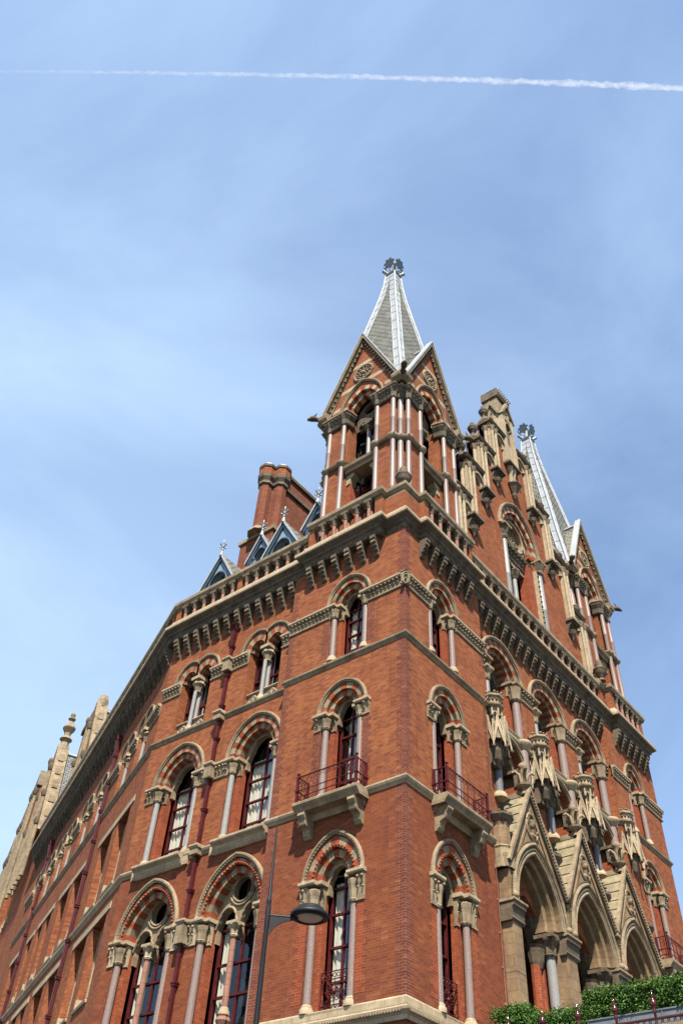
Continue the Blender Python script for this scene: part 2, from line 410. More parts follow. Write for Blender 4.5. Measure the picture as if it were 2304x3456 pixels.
def pane(parent, F, u0, u1, z0, z1, w):
    m = M().mat('glass'); m.add([F.p(u0, z0, w), F.p(u1, z0, w), F.p(u1, z1, w), F.p(u0, z1, w)], [(0, 1, 2, 3)]); return m.build('pane', parent)
def curtain(parent, F, u0, u1, z0, z1, w, amp=.05):
    m = M().mat('curtain'); n = max(8, int((u1-u0)/.025)); P = []
    for i in range(n+1):
        u = u0+(u1-u0)*i/n
        o = amp*(math.sin(u*38)+.5*math.sin(u*61+1.3))
        P += [F.p(u, z0, w+o), F.p(u+.02*math.sin(u*20), (z0+z1)/2, w+o*.8), F.p(u, z1, w+o*.7)]
    m.add(P, [(3*i+j, 3*i+3+j, 3*i+4+j, 3*i+1+j) for i in range(n) for j in (0, 1)], True); return m.build('curtain', parent)
def hood(parent, F, ar, d0, d1, w=.0, proj=.11, stops=True, clip=None, bead=False, t0=-1, t1=1, matn='stone'):
    m = M().mat(matn); q = d1-d0
    m.sweep(F, ar, [(d0, w-.05), (d0, w+proj*.55), (d0+q*.3, w+proj*.7), (d0+q*.45, w+proj), (d1-q*.15, w+proj), (d1, w+proj*.6), (d1, w-.05)], t0, t1, 28, clip)
    if bead:
        n = int(ar.R*28)
        for i in range(n):
            u, z = ar.P(-.98+1.96*i/(n-1), d0+q*.12); P = F.p(u, z, w+proj*.62); m.ball(P, .026, n=6, m=4)
    if stops:
        for t in (-1, 1):
            u, z = ar.P(t, (d0+d1)/2); P = F.p(u, z-.03, w+proj*.7); m.ball(P, .1, n=8, m=6)
    return m.build('hood_mould', parent)
def trefoil(c, zs, half, z0, n=30, cusp=.16, rise=1.15):
    pts = [(c-half, z0)]
    for i in range(n+1):
        a = math.pi*(1-i/n)
        r = half*(1-cusp+cusp*abs(math.cos(1.5*(a-math.pi/2)))**.7)
        if i in (0, n): r = half
        pts.append((c+r*math.cos(a), zs+r*rise*math.sin(a)))
    return pts+[(c+half, z0)]

def arched_window(key, c, zs, z0, hood_half, hood_rise, colu, colz0, capz0, colm, cap_ext=.3, d2=.45, nv=9, guard=False, full_cap=None, bead=False, beads2=False, curt=(.1, .55), pal='stone', sill=True, frame_z=None, dent=False, cleft=True, cright=True):
    F = FR[key]
    ho = hood_half                                     # outer edge of hood
    h1 = colu+.14                                      # hole in the wall face
    ar_h = Arch(c, zs, ho-.14, hood_rise-.14)           # hood base curve
    k = (hood_rise-.14)/(ho-.14)
    ar1 = Arch(c, zs, colu-.03, (colu-.03)*k)
    hole = Arch(c, zs, h1, h1*k)
    holes[key].append(hole.hole(z0))
    win = M()
    h2 = colu-.26
    joinery(win, F, c-h2-.02, c+h2+.02, z0+.02, zs+h2*k, -d2-.12, [z0+(zs-z0)*q for q in (.24, .5, .76)] + [zs-.1], [c], .075)
    wo = win.build('window', hotel)
    # surround: striped rings and brick jambs of the recessed order
    s = M()
    s.stripes(F, ar1, 0, ho-.14-(colu-.03)-.004, .012, -.25, 'brick_rubbed', pal, nv)
    ar2 = Arch(c, zs, h2, h2*k*1.03)
    s.stripes(F, ar2, 0, (colu-.03)-h2-.004, -.10, -d2, 'brick_rubbed', pal, nv)
    s.mat('brick_rubbed')
    for sg in (-1, 1):
        a, b = sorted((c+sg*h2, c+sg*(h1-.002)))
        s.box(F, a, b, z0, zs, -d2, -.24)
    if dent:
        s.mat('brick_rubbed')
        n = 22
        for i in range(n):
            u, z = ar1.P(-.97+1.94*i/(n-1), .05); P = F.p(u, z, .02); s.ball(P, .045, n=6, m=4)
    s.build('surround', wo)
    hood(wo, F, ar_h, 0, .14, 0, .11, bead=bead)
    # stone arch with cusps in front of the glass
    t = M().mat('stone'); hp = trefoil(c, zs-.02, h2-.10, z0+.01)
    oh = Arch(c, zs, h2+.03, (h2+.03)*k).hole(z0)
    poly = [(c-h2-.03, zs-.35)]+[p for p in oh[1:-1]]+[(c+h2+.03, zs-.35), (c+h2-.10, zs-.35)]+list(reversed([q for q in hp[1:-1]]))+[(c-h2+.10, zs-.35)]
    t.prism(F, poly, -d2-.07, -d2+.14)
    t.build('stone_arch', wo)
    pane(wo, F, c-h2, c+h2, z0, zs+h2*k, -d2-.17)
    cw = 2*h2
    curtain(wo, F, c+h2-cw*curt[1], c+h2-cw*curt[0], z0+.05, zs+.1, -d2-.26, .035)
    # columns, capitals and the carved impost blocks beside them
    for sg, on in ((1, cleft), (-1, cright)):
        if not on: continue
        u = c+sg*colu
        column(wo, F, u, -.09, colz0, capz0, .115, colm, zs-.12, abacus=False, capm='stone', rel=.8)
        q = M().mat('stone')
        a, b = sorted((u+sg*.14, u+sg*(.14+cap_ext)))
        q.leaves(F, a, b, capz0, zs-.13, -.01, .13, .17)
        a, b = sorted((c+sg*(h2-.03), u-sg*.14))
        q.leaves(F, a, b, capz0-.02, zs-.13, -.26, .13, .15)
        q.mat('stone_pale')
        a, b = sorted((c+sg*(h2-.08), u+sg*(.14+cap_ext+.03)))
        mid = u+sg*.16
        q.side(F, [(-d2, zs-.12), (-.02, zs-.12), (.0, zs-.1), (.0, zs), (-d2, zs)], *sorted((c+sg*(h2-.08), u-sg*.16)))
        q.side(F, [(-.4, zs-.12), (.13, zs-.12), (.17, zs-.08), (.17, zs-.003), (-.4, zs-.003)], *sorted((u-sg*.158, b if sg > 0 else a)))
        q.build('impost', wo)
    if sill:
        q = M().mat('stone_pale')
        q.side(F, [(-d2-.2, z0-.12), (.04, z0-.12), (.06, z0-.04), (-.2, z0+.05), (-d2-.2, z0+.08)], c-h1+.01, c+h1-.01)
        for sg in (-1, 1):
            a, b = sorted((c+sg*(colu-.16), c+sg*(h1+.16)))
            q.box(F, a, b, z0-.13, colz0-.1, -.25, .03)
        q.build('sill', wo)
    if guard: window_guard(wo, F, c, h2, z0)
    return wo
def ring3(m, F, u, z, w, r, t=.012, n=10):
    m.tube([F.p(u+r*math.cos(2*math.pi*i/n), z+r*math.sin(2*math.pi*i/n), w) for i in range(n+1)], t, 5)
def window_guard(parent, F, c, h2, z0):
    m = M().mat('maroon'); w = -.3; u0, u1 = c-h2+.03, c+h2-.03; H = 1.05
    for z in (z0+.06, z0+.2, z0+.85, z0+H): m.tube([F.p(u0, z, w), F.p(u1, z, w)], .018, 6)
    for u in (u0, u1): m.tube([F.p(u, z0, w), F.p(u, z0+H, w)], .02, 6)
    cu, cz = c, z0+.53
    for i in range(8):
        a = math.pi*i/4+.001
        k = min(abs((u1-u0)/2/math.cos(a)), abs(.32/math.sin(a)))
        m.tube([F.p(cu, cz, w), F.p(cu+k*math.cos(a), cz+k*math.sin(a), w)], .012, 5)
        ring3(m, F, cu+.2*math.cos(a+.3), cz+.2*math.sin(a+.3), w, .05)
    P = F.p(cu, cz, w); m.ball(P, .07)
    for i in range(7):
        u = u0+(u1-u0)*(i+.5)/7; ring3(m, F, u, z0+.95, w, .055); ring3(m, F, u, z0+.13, w, .04)
    m.build('railing', parent)

# corner tower windows
arched_window('A', 2.62, 3.28, .06, 1.08, 1.16, .745, .2, 2.72, 'granite_pink', curt=(.3, .7))
arched_window('B', 2.42, 3.28, .06, 1.08, 1.16, .745, .2, 2.72, 'granite_pink')
arched_window('A', 2.58, 8.07, 5.5, 1.06, 1.2, .745, 5.62, 7.5, 'granite_pink', cap_ext=.02)
arched_window('B', 2.38, 8.07, 5.5, 1.06, 1.2, .745, 5.62, 7.5, 'granite_pink', cap_ext=.02)
arched_window('A', 2.60, -2.5, -6.05, 1.16, 1.42, .76, -5.95, -3.35, 'granite_pink', guard=True, bead=True, dent=True)
arched_window('B', 2.40, -2.5, -6.05, 1.16, 1.42, .76, -5.95, -3.35, 'granite_pink', guard=True, bead=True, dent=True)
# same windows on the far pavilion of this front
arched_window('B', 18.8, 3.28, .06, 1.06, 1.16, .745, .2, 2.72, 'granite_pink')
arched_window('B', 18.85, 8.07, 5.5, 1.05, 1.2, .745, 5.62, 7.5, 'granite_pink', cap_ext=.02)
arched_window('B', 18.8, -2.5, -6.05, 1.16, 1.42, .76, -5.95, -3.35, 'granite_pink', bead=True)

def wide_window(c, zs, z0):                            # second floor of the recessed bays
    return arched_window('A3', c, zs, z0, 1.42, 1.62, 1.07, .16, 2.62, 'granite_grey', cap_ext=.12, d2=.55, nv=17, beads2=True, curt=(.04, .96), dent=False)
def sill_slab(parent, F, c, h, z):
    m = M().mat('stone_pale')
    m.side(F, [(-.2, z-.45), (.08, z-.45), (.16, z-.36), (.2, z-.22), (.34, z-.14), (.36, z-.1), (.36, z-.03), (-.2, z-.01)], c-h, c+h)
    m.mat('stone_pale')
    for sg in (-1, 1):
        a, b = sorted((c+sg*(h+.004), c+sg*(h+.22))); m.box(F, a, b, z-.42, z+.12, -.1, .1)
    return m.build('sill', parent)
for c in (6.95, 10.93):
    o = wide_window(c, 3.2, .02); sill_slab(o, A3, c, 1.22, .0)

def tracery_window(c):                                 # first floor of the recessed bays: two lights and a roundel
    F = A3; zs, z0 = -2.5, -6.4; ho, hr = 1.55, 1.95; colu = 1.26; d2 = .5
    h1 = colu+.14; k = hr/ho
    holes['A3'].append(Arch(c, zs, h1, h1*k).hole(z0))
    h2 = colu-.24
    win = M(); joinery(win, F, c-h2-.02, c+h2+.02, z0, zs+h2*k, -d2-.16, [z0+(zs-z0)*q for q in (.18, .42, .66)]+[zs-.25], [c], .085)
    wo = win.build('window', hotel)
    s = M(); ar1 = Arch(c, zs, colu-.03, (colu-.03)*k)
    s.stripes(F, ar1, 0, ho-.15-(colu-.03)-.004, .012, -.25, 'brick_rubbed', 'stone', 17)
    n = 34; s.mat('brick_rubbed')
    for i in range(n):
        u, z = ar1.P(-.97+1.94*i/(n-1), .03); s.ball(F.p(u, z, .02), .05, n=6, m=4)
    ar2 = Arch(c, zs, h2, h2*k); s.stripes(F, ar2, 0, (colu-.03)-h2-.004, -.12, -d2, 'brick_rubbed', 'stone', 17)
    s.mat('brick_rubbed')
    for sg in (-1, 1):
        a, b = sorted((c+sg*h2, c+sg*(h1-.002))); s.box(F, a, b, z0, zs, -d2, -.24)
    s.build('surround', wo)
    hood(wo, F, Arch(c, zs, ho-.15, (ho-.15)*k), 0, .15, 0, .12, bead=True)
    # plate tracery
    t = M().mat('stone'); o = Arch(c, zs, h2+.02, (h2+.02)*k).hole(z0+.02)
    lh = h2*.5-.06
    o = [(c-h2-.02, zs-.7)]+o[1:-1]+[(c+h2+.02, zs-.7)]
    lights = [trefoil(c+sg*(h2*.5-.0), zs-.28, lh, zs-.699, 20, .18, 1.25) for sg in (-1, 1)]
    ro = [(c+.40*math.cos(2*math.pi*i/24), zs+.86+.40*math.sin(2*math.pi*i/24)) for i in range(24)]
    outline = o[:-1]+[o[-1]]+list(reversed(lights[1]))+list(reversed(lights[0]))
    t.wall(F, outline, [ro], -d2+.05, .2)
    for l in lights: t.add([F.p(u, z, -d2+.05) for u, z in l]+[F.p(u, z, -d2-.15) for u, z in l], [(i, i+1, len(l)+i+1, len(l)+i) for i in range(len(l)-1)])
    for q in (.42, .52):
        t.tube([F.p(c+q*math.cos(2*math.pi*i/24), zs+.86+q*math.sin(2*math.pi*i/24), -d2+.08) for i in range(25)], .045, 6)
    for sg in (-1, 1):
        l = [p for p in trefoil(c+sg*h2*.5, zs-.28, lh+.05, zs-.7, 20, .16, 1.25)[1:-1]]
        t.tube([F.p(u, z, -d2+.09) for u, z in l], .05, 6)
    t.build('tracery', wo)
    g = M().mat('unlit_dark'); g.lathe((0, 0, 0), [(.0, 0), (.01, .01)], 3); 
    pane(wo, F, c-h2, c+h2, z0, zs+h2*k, -d2-.22)
    curtain(wo, F, c+.45, c+h2-.1, z0, zs-.05, -d2-.33, .035); curtain(wo, F, c-h2+.12, c-h2+.5, z0, zs-.1, -d2-.5, .035)
    column(wo, F, c, -d2+.22, -5.35, -3.2, .1, 'terracotta', -2.76, capm='stone_pale')
    q = M().mat('terracotta'); P = F.p(c, 0, -d2+.22)
    q.lathe((P.x, P.y, 0), [(.10, -6.4), (.16, -6.3), (.19, -5.95), (.14, -5.75), (.2, -5.6), (.17, -5.5), (.19, -5.45), (.12, -5.4)], 16, False, 6, .18)
    q.build('statue_corbel', wo)
    for sg in (1, -1):
        u = c+sg*colu
        column(wo, F, u, -.09, -6.3, -3.22, .125, 'granite_pink', zs-.12, abacus=False, rel=.8, base=False)
        q = M().mat('stone_pale')
        ext = .25 if sg*1 > 0 or c > 9 else .1
        ext = .3
        if c < 8 and sg < 0: ext = .08
        a, b = sorted((u+sg*.14, u+sg*(.14+ext))); q.leaves(F, a, b, -3.25, zs-.13, -.01, .14, .17)
        a, b = sorted((c+sg*(h2-.03), u-sg*.14)); q.leaves(F, a, b, -3.25, zs-.13, -.26, .14, .15)
        q.side(F, [(-d2, zs-.12), (-.02, zs-.12), (0, zs-.1), (0, zs), (-d2, zs)], *sorted((c+sg*(h2-.08), u-sg*.16)))
        a, b = sorted((u-sg*.158, u+sg*(.17+ext)))
        q.side(F, [(-.4, zs-.12), (.13, zs-.12), (.17, zs-.08), (.17, zs-.003), (-.4, zs-.003)], a, b)
        q.build('impost', wo)
tracery_window(7.04); tracery_window(11.02)

def twin_window(key, c, zs, z0, colz0, capz0, s=1.0, rich=True, colm='granite_grey'):   # two small arches on a pair of shafts
    F = FR[key]; e, r = .47*s, .42*s; rr = r*1.08; H = .90*s; d2 = .42
    ol = Arch(c-e, zs, r, rr).hole(z0, 0, 14); orr = Arch(c+e, zs, r, rr).hole(z0, 0, 14)
    xa, xb = c-e+r, c+e-r
    hole = ol[:-1]+[(xa, zs-.01), (xb, zs-.01)]+orr[1:]
    holes[key].append(hole)
    win = M(); u0, u1 = c-e-r, c+e+r
    joinery(win, F, u0-.02, u1+.02, z0, zs+rr, -d2-.02, [z0+(zs-z0)*.5, zs-.15], [c, c-e*1.0, c+e*1.0], .07)
    wo = win.build('window', hotel)
    sur = M(); hm = M().mat('stone')
    for sg in (-1, 1):
        ar = Arch(c+sg*e, zs, r-.035, rr); cl = (-1e3, c-.004) if sg < 0 else (c+.004, 1e3)
        sur.stripes(F, ar, 0, H-.13-r, .012, -.2, 'stone', 'brick_rubbed', 9, cl)
        ar2 = Arch(c+sg*e, zs, r-.1, rr-.06)
        sur.stripes(F, ar2, 0, .06, -.10, -d2, 'stone', 'brick_rubbed', 9, cl)
        q = .13; w = 0; pr = .1; d0 = H-.13-r+.035
        hm.sweep(F, ar, [(d0, w-.05), (d0, w+pr*.6), (d0+q*.4, w+pr), (d0+q*.9, w+pr), (d0+q, w+pr*.5), (d0+q, w-.05)], -1, 1, 22, cl)
        u, z = ar.P(sg, d0+q/2); hm.ball(F.p(u, z-.02, .07), .08)
    sur.build('surround', wo); hm.build('hood_mould', wo)
    pane(wo, F, u0, u1, z0, zs+rr, -d2-.09); curtain(wo, F, c+.08, u1-.05, z0, zs, -d2-.3)
    for w_ in ((-.06, -.3) if rich else (-.1,)):
        column(wo, F, c, w_, colz0, capz0, .085*s, colm, None)
    cp = M().mat('stone'); P = F.p(c, 0, -.18)
    cp.lathe((P.x, P.y, 0), [(.1, capz0-.03), (.13, capz0), (.12, capz0+.05), (.17, capz0+.25), (.24, capz0+.36), (.2, zs-.13)], 20, False, 8, .2)
    cp.mat('stone_pale').box(F, c-.24*s, c+.24*s, zs-.14, zs-.004, -.42, .1); cp.build('capital', wo)
    if rich:
        q = M().mat('stone_pale'); q.box(F, u0+.01, u1-.01, z0-.04, z0+.5, -.4, -.22)
        q.side(F, [(-.4, z0+.505), (-.14, z0+.505), (-.12, z0+.54), (-.14, z0+.58), (-.4, z0+.58)], u0+.01, u1-.01)
        for sg in (-1, 1):
            cu, cz = c+sg*e*1.02, z0+.24
            for rad, ww, mm in ((.30, -.17, 'stone_pale'), (.2, -.15, 'stone_soot_shade'), (.1, -.13, 'stone_pale')):
                q.mat(mm); q.prism(F, [(cu-rad*.9, cz), (cu, cz+rad*.8), (cu+rad*.9, cz), (cu, cz-rad*.8)], -.25, ww)
        q.build('sill_panel', wo)
    return wo
for c in (7.06, 11.0): twin_window('A3', c, 8.0, 5.45, 5.55, 7.3)
CB = [2.35, 5.0, 9.4, 12.0, 15.2, 17.3, 19.9, 22.6]
for c in CB: twin_window('C', c, 7.4, 5.35, 5.5, 6.75, .95, rich=False)

def square_window(c, wd, z0, z1, ziglintel=True):
    F = C; h = wd/2
    holes['C'].append([(c-h, z0), (c-h, z1), (c+h, z1), (c+h, z0)])
    win = M(); joinery(win, F, c-h+.16, c+h-.16, z0, z1, -.55, [z0+(z1-z0)*q for q in (.33, .66)], [c], .07)
    wo = win.build('window', hotel)
    m = M().mat('stone_pale')
    for sg in (-1, 1):
        a, b = sorted((c+sg*(h-.17), c+sg*(h-.003))); m.box(F, a, b, z0, z1-.002, -.6, -.3)
        a, b = sorted((c+sg*(h-.14), c+sg*(h-.003))); m.box(F, a, b, z0, z0+.35, -.3, .02)
    m.build('jamb', wo)
    m = M().mat('stone_pale'); m.box(F, c-h-.42, c+h+.42, z1+.002, z1+.27, -.5, .035); m.build('lintel', wo)
    m = M().mat('stone_pale'); m.side(F, [(-.6, z0-.15), (.06, z0-.15), (.08, z0-.06), (-.3, z0+.06), (-.6, z0+.06)], c-h-.02, c+h+.02); m.build('sill', wo)
    pane(wo, F, c-h+.15, c+h-.15, z0, z1, -.62); curtain(wo, F, c-.05, c+h-.2, z0, z1, -.9)
for c, wd in ((2.38, 1.75), (5.02, 1.8), (9.5, 1.65), (12.1, 1.7), (15.3, 1.05), (17.2, .95), (19.6, 1.0), (23.4, 2.0)):
    square_window(c, wd, .35, 3.42)
for c, wd in ((2.25, 1.85), (4.95, 1.85), (9.35, 1.8), (12.1, 1.85), (15.25, 1.05), (17.15, 1.0), (20, 1.2), (23.4, 1.8)):
    square_window(c, wd, -3.85, -.92)

# entrance front, upper arches of the middle bays
MB = [7.15, 10.95, 14.75]
def big_arch(c):
    F = B3; zs, z0 = 8.05, 5.25; ho, hr = 1.63, 1.5; colu = 1.13; h1 = colu+.12; k = hr/ho
    holes['B3'].append(Arch(c, zs, h1, h1*k).hole(z0)); h2 = .86; d2 = .75
    win = M(); joinery(win, F, c-h2, c+h2, z0, zs+h2*k, -d2-.2, [6.3, 7.2], [c-.3, c+.3], .08)
    wo = win.build('window', hotel)
    s = M(); ar1 = Arch(c, zs, colu-.03, (colu-.03)*k)
    s.stripes(F, ar1, 0, ho-.15-(colu-.03)-.004, .012, -.3, 'brick_rubbed', 'stone', 17)
    ar2 = Arch(c, zs, h2, h2*k); s.stripes(F, ar2, 0, (colu-.03)-h2-.004, -.14, -d2, 'brick_rubbed', 'stone', 17)
    s.mat('brick_rubbed')
    for sg in (-1, 1):
        a, b = sorted((c+sg*h2, c+sg*(h1-.002))); s.box(F, a, b, z0, zs, -d2, -.26)
    s.build('surround', wo)
    hood(wo, F, Arch(c, zs, ho-.15, hr-.15), 0, .15, 0, .14)
    t = M().mat('stone_soot_shade'); o = Arch(c, zs, h2+.02, (h2+.02)*k).hole(z0+.02)
    t.wall(F, o, [trefoil(c+sg*.42, 7.75, .33, z0+.06, 18, .15, 1.2) for sg in (-1, 1)]+[[(c+.26*math.cos(2*math.pi*i/18), 8.42+.2*math.sin(2*math.pi*i/18)) for i in range(18)]], -d2+.1, .3)
    for r_ in (.3, .36):
        t.tube([F.p(c+r_*math.cos(2*math.pi*i/20), 8.42+r_*.8*math.sin(2*math.pi*i/20), -d2+.14) for i in range(21)], .04, 6)
    t.build('tracery', wo)
    pane(wo, F, c-h2, c+h2, z0, zs+h2*k, -d2-.28)
    column(wo, F, c+colu, -.06, 5.3, 7.2, .17, 'granite_pink', zs-.12, abacus=False, rel=.75, nseg=18, base=False)
    column(wo, F, c-colu, -.06, 5.9, 7.0, .12, 'granite_grey', 7.6, base=False)
    for sg in (1, -1):
        q = M().mat('stone'); u = c+sg*colu; ext = .32
        a, b = sorted((u+sg*.2, u+sg*(.2+ext))); q.leaves(F, a, b, 7.5, zs-.13, -.01, .16, .2)
        a, b = sorted((c+sg*(h2-.03), u-sg*.2)); q.leaves(F, a, b, 7.45, zs-.13, -.26, .14, .15)
        q.side(F, [(-d2, zs-.12), (-.02, zs-.12), (0, zs-.1), (0, zs), (-d2, zs)], *sorted((c+sg*(h2-.08), u-sg*.22)))
        a, b = sorted((u-sg*.218, u+sg*(.22+ext))); q.side(F, [(-.4, zs-.12), (.15, zs-.12), (.2, zs-.08), (.2, zs-.003), (-.4, zs-.003)], a, b)
        q.build('impost', wo)
def mid_arch(c):                                       # windows between porch gables and those arches
    F = B3; zs, z0 = 3.85, 1.2; h1 = 1.05; k = 1.0
    holes['B3'].append(Arch(c, zs, h1, h1*.95).hole(z0)); d2 = .8; h2 = .75
    win = M(); joinery(win, F, c-h2, c+h2, z0, zs+.7, -d2-.1, [2.4, 3.4], [c], .08)
    wo = win.build('window', hotel)
    t = M().mat('stone'); o = Arch(c, zs, h1-.003, (h1-.003)*.95).hole(z0+.02)
    t.wall(F, o, [trefoil(c, zs, .72, z0+.06, 30, .22, 1.0)], -.3, .4)
    t.tube([F.p(u, z, -.27) for u, z in trefoil(c, zs, .78, z0+.06, 30, .2, 1.0)[1:-1]], .06, 6)
    t.build('tracery', wo)
    hood(wo, F, Arch(c, zs, 1.07, 1.07*.95), 0, .16, 0, .14)
    s = M().mat('brick_rubbed')
    s.box(F, c+.55, c+.83, z0, 3.2, -.6, -.1); s.box(F, c+.84, c+1.04, z0, 3.2, -.6, -.18); s.build('jamb', wo)
    q = M().mat('stone_soot_shade'); q.leaves(F, c+.5, c+1.04, 3.2, 3.72, -.1, .2, .15); q.side(F, [(-.6, 3.72), (.14, 3.72), (.18, 3.84), (-.6, 3.84)], c+.46, c+1.3); q.build('impost', wo)
    pane(wo, F, c-h2, c+h2, z0, zs+.7, -d2-.15)
    column(wo, F, c-1.08, .08, 2.05, 3.25, .17, 'granite_dark', 3.9, capm='stone_soot_shade', nseg=8)
    column(wo, F, c+1.13, .05, 1.0, 5.1, .19, 'granite_pink', None, base=False, nseg=18)
    return wo
for c in MB: big_arch(c); mid_arch(c)

# ---- walls ---------------------------------------------------------------------------------------------------
def wall(key, u0, u1, z0, z1, extra=None, m='brick', w=0, depth=.5):
    hs = [h for h in holes[key] if all(u0 < q[0] < u1 and z0 < q[1] < z1 for q in h)]
    k = M().mat(m); k.wall(FR[key], [(u0, z0), (u1, z0), (u1, z1), (u0, z1)], hs, w, depth); return k.build('wall', hotel)
ZT = 11.35
wall('A', 0, 5.5, -.18, ZT); wall('A', 0, 5.5, -6.6, -.18, m='brick_red'); wall('A', 0, 5.5, GZ, -6.6, m='brick_red')
wall('B', 0, 5.2, -.18, ZT); wall('B', 0, 5.2, -6.6, -.18, m='brick_red'); wall('B', 0, 5.2, GZ, -6.6, m='brick_red')
wall('A3', 5.5, 13.0, -.18, ZT); wall('A3', 5.5, 13.0, -7.2, -.18, m='brick_red'); wall('A3', 5.5, 13.0, GZ, -7.2, m='brick_red')
wall('B3', 5.2, 16.4, .9, ZT, depth=.8); wall('B', 16.4, 21.6, -.18, ZT); wall('B', 16.4, 21.6, -6.6, -.18); wall('B', 16.4, 21.6, GZ, -6.6)
PX = [7.0, 10.88, 14.65]
for c in PX: holes['B3'].append(Arch(c+.3, -2.6, 1.15, 1.6).hole(-8))
wall('B3', 5.2, 16.4, -8.2, .9, depth=.8); wall('B3', 5.2, 16.4, GZ, -8.2)
wall('C', 0, CEND, -.18, ZT); wall('C', 0, CEND, -6.5, -.18); wall('C', 0, CEND, GZ, -6.5)
k = M().mat('brick')
for F, u, a, b in ((A, 5.5, -.3, 0), (B, 5.2, -.3, 0), (B, 16.4, -.3, 0)):
    k.add([F.p(u, GZ, a), F.p(u, GZ, b), F.p(u, ZT, b), F.p(u, ZT, a)], [(0, 1, 2, 3)])
k.add([B.p(21.6, GZ, 0), B.p(21.6, GZ, -14), B.p(21.6, ZT, -14), B.p(21.6, ZT, 0)], [(0, 1, 2, 3)])
k.build('wall', hotel)
inn = M().mat('unlit_dark')                             # near-black backing behind the glass; room darkness put into its colour
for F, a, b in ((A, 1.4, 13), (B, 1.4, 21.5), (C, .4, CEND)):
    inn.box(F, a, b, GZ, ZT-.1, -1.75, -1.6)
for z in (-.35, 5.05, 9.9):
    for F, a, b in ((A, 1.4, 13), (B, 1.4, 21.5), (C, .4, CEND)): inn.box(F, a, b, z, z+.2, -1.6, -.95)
inn.build('dark_backing', hotel)
# toothed dark quoins, 4 mm proud
def quoin(corner, F1, F2, s1, s2, z0, z1):
    q = M().mat('brick_quoin'); z = z0; i = 0
    while z < z1-.01:
        a = (.34, .23) if i % 2 else (.23, .34); h = min(.15, z1-z)
        for F, s, u0, L_ in ((F1, s1, corner[0], a[0]), (F2, s2, corner[1], a[1])):
            u, v = sorted((u0, u0+s*L_))
            if s > 0: u -= .004
            else: v += .004
            q.add([F.p(u, z, .004), F.p(v, z, .004), F.p(v, z+h, .004), F.p(u, z+h, .004)], [(0, 1, 2, 3)])
        z += h; i += 1
    q.build('quoin', hotel)
quoin((0, 0), A, B, 1, 1, -6.1, -.2); quoin((0, 0), A, B, 1, 1, -.02, 5.2); quoin((0, 0), A, B, 1, 1, 5.42, 7.5); quoin((0, 0), A, B, 1, 1, 8.1, 10.4)
def quoin1(F, u, s, z0, z1, m='brick_quoin', L2=(.34, .23)):
    q = M().mat(m); z = z0; i = 0
    while z < z1-.01:
        h = min(.15, z1-z); a, b = sorted((u, u+s*L2[i % 2])); q.box(F, a, b, z, z+h, -.05, .004); z += h; i += 1
    q.build('quoin', hotel)
quoin1(A, 5.5, -1, 5.45, 7.5); quoin1(A, 5.5, -1, 8.1, 9.6); quoin1(A, 5.5, -1, -6, 5.1); quoin1(C, CEND-.1, -1, -6, 9.5)
for c in (2.6,):
    for sg in (-1, 1): quoin1(A, c+sg*.9, sg, 5.75, 7.45)
    for sg in (-1, 1): quoin1(A, c+sg*.9, sg, .3, 2.6)
    for sg in (-1, 1): quoin1(A, c+sg*.93, sg, -5.8, -3.4, 'brick_rubbed')
for sg in (-1, 1): quoin1(B, 2.4+sg*.93, sg, -5.8, -3.4, 'brick_rubbed')

# ---- string courses ------------------------------------------------------------------------------------------
FULL = [(21.6, 8), (21.6, 0), (16.4, 0), (16.4, .3), (5.2, .3), (5.2, 0), (0, 0), (0, 5.5), (.3, 5.5), bend, cpt(CEND)]
TA = [(21.6, 8), (21.6, 0), (16.4, 0), (16.4, .3)]
LT = [(5.2, .3), (5.2, 0), (0, 0), (0, 5.5), (.3, 5.5)]
def string(path, prof, m='stone'):
    k = M().mat(m); k.run(path, prof); return k.build('string_course', hotel)
string(FULL, [(-.1, 5.2), (.0, 5.2), (.05, 5.28), (.1, 5.33), (.11, 5.4), (.02, 5.46), (-.1, 5.46)])
string(LT+[bend, cpt(CEND)], [(-.1, -.24), (0, -.24), (.04, -.18), (.09, -.14), (.12, -.07), (.12, -.02), (.03, .04), (-.1, .04)], 'stone_pale')
string(TA, [(-.1, -.24), (0, -.24), (.04, -.18), (.09, -.14), (.12, -.07), (.12, -.02), (.03, .04), (-.1, .04)], 'stone_pale')
string([(5.2, .3), (5.2, 0), (0, 0), (0, 5.5), (.3, 5.5)], [(-.1, -6.62), (.06, -6.62), (.08, -6.5), (.16, -6.42), (.17, -6.36), (.1, -6.33), (.05, -6.3), (.045, -6.1), (.02, -6.06), (-.1, -6.06)], 'stone_pale')
k = M().mat('stone')
for i in range(60): k.ball((-.14, .1+i*.09, -6.44), .034, n=6, m=4)
k.build('bead_moulding', hotel); k = M().mat('stone')
for i in range(44): k.ball((.02+i*.09, -.14, -6.44), .034, n=6, m=4)
k.build('bead_moulding', hotel)
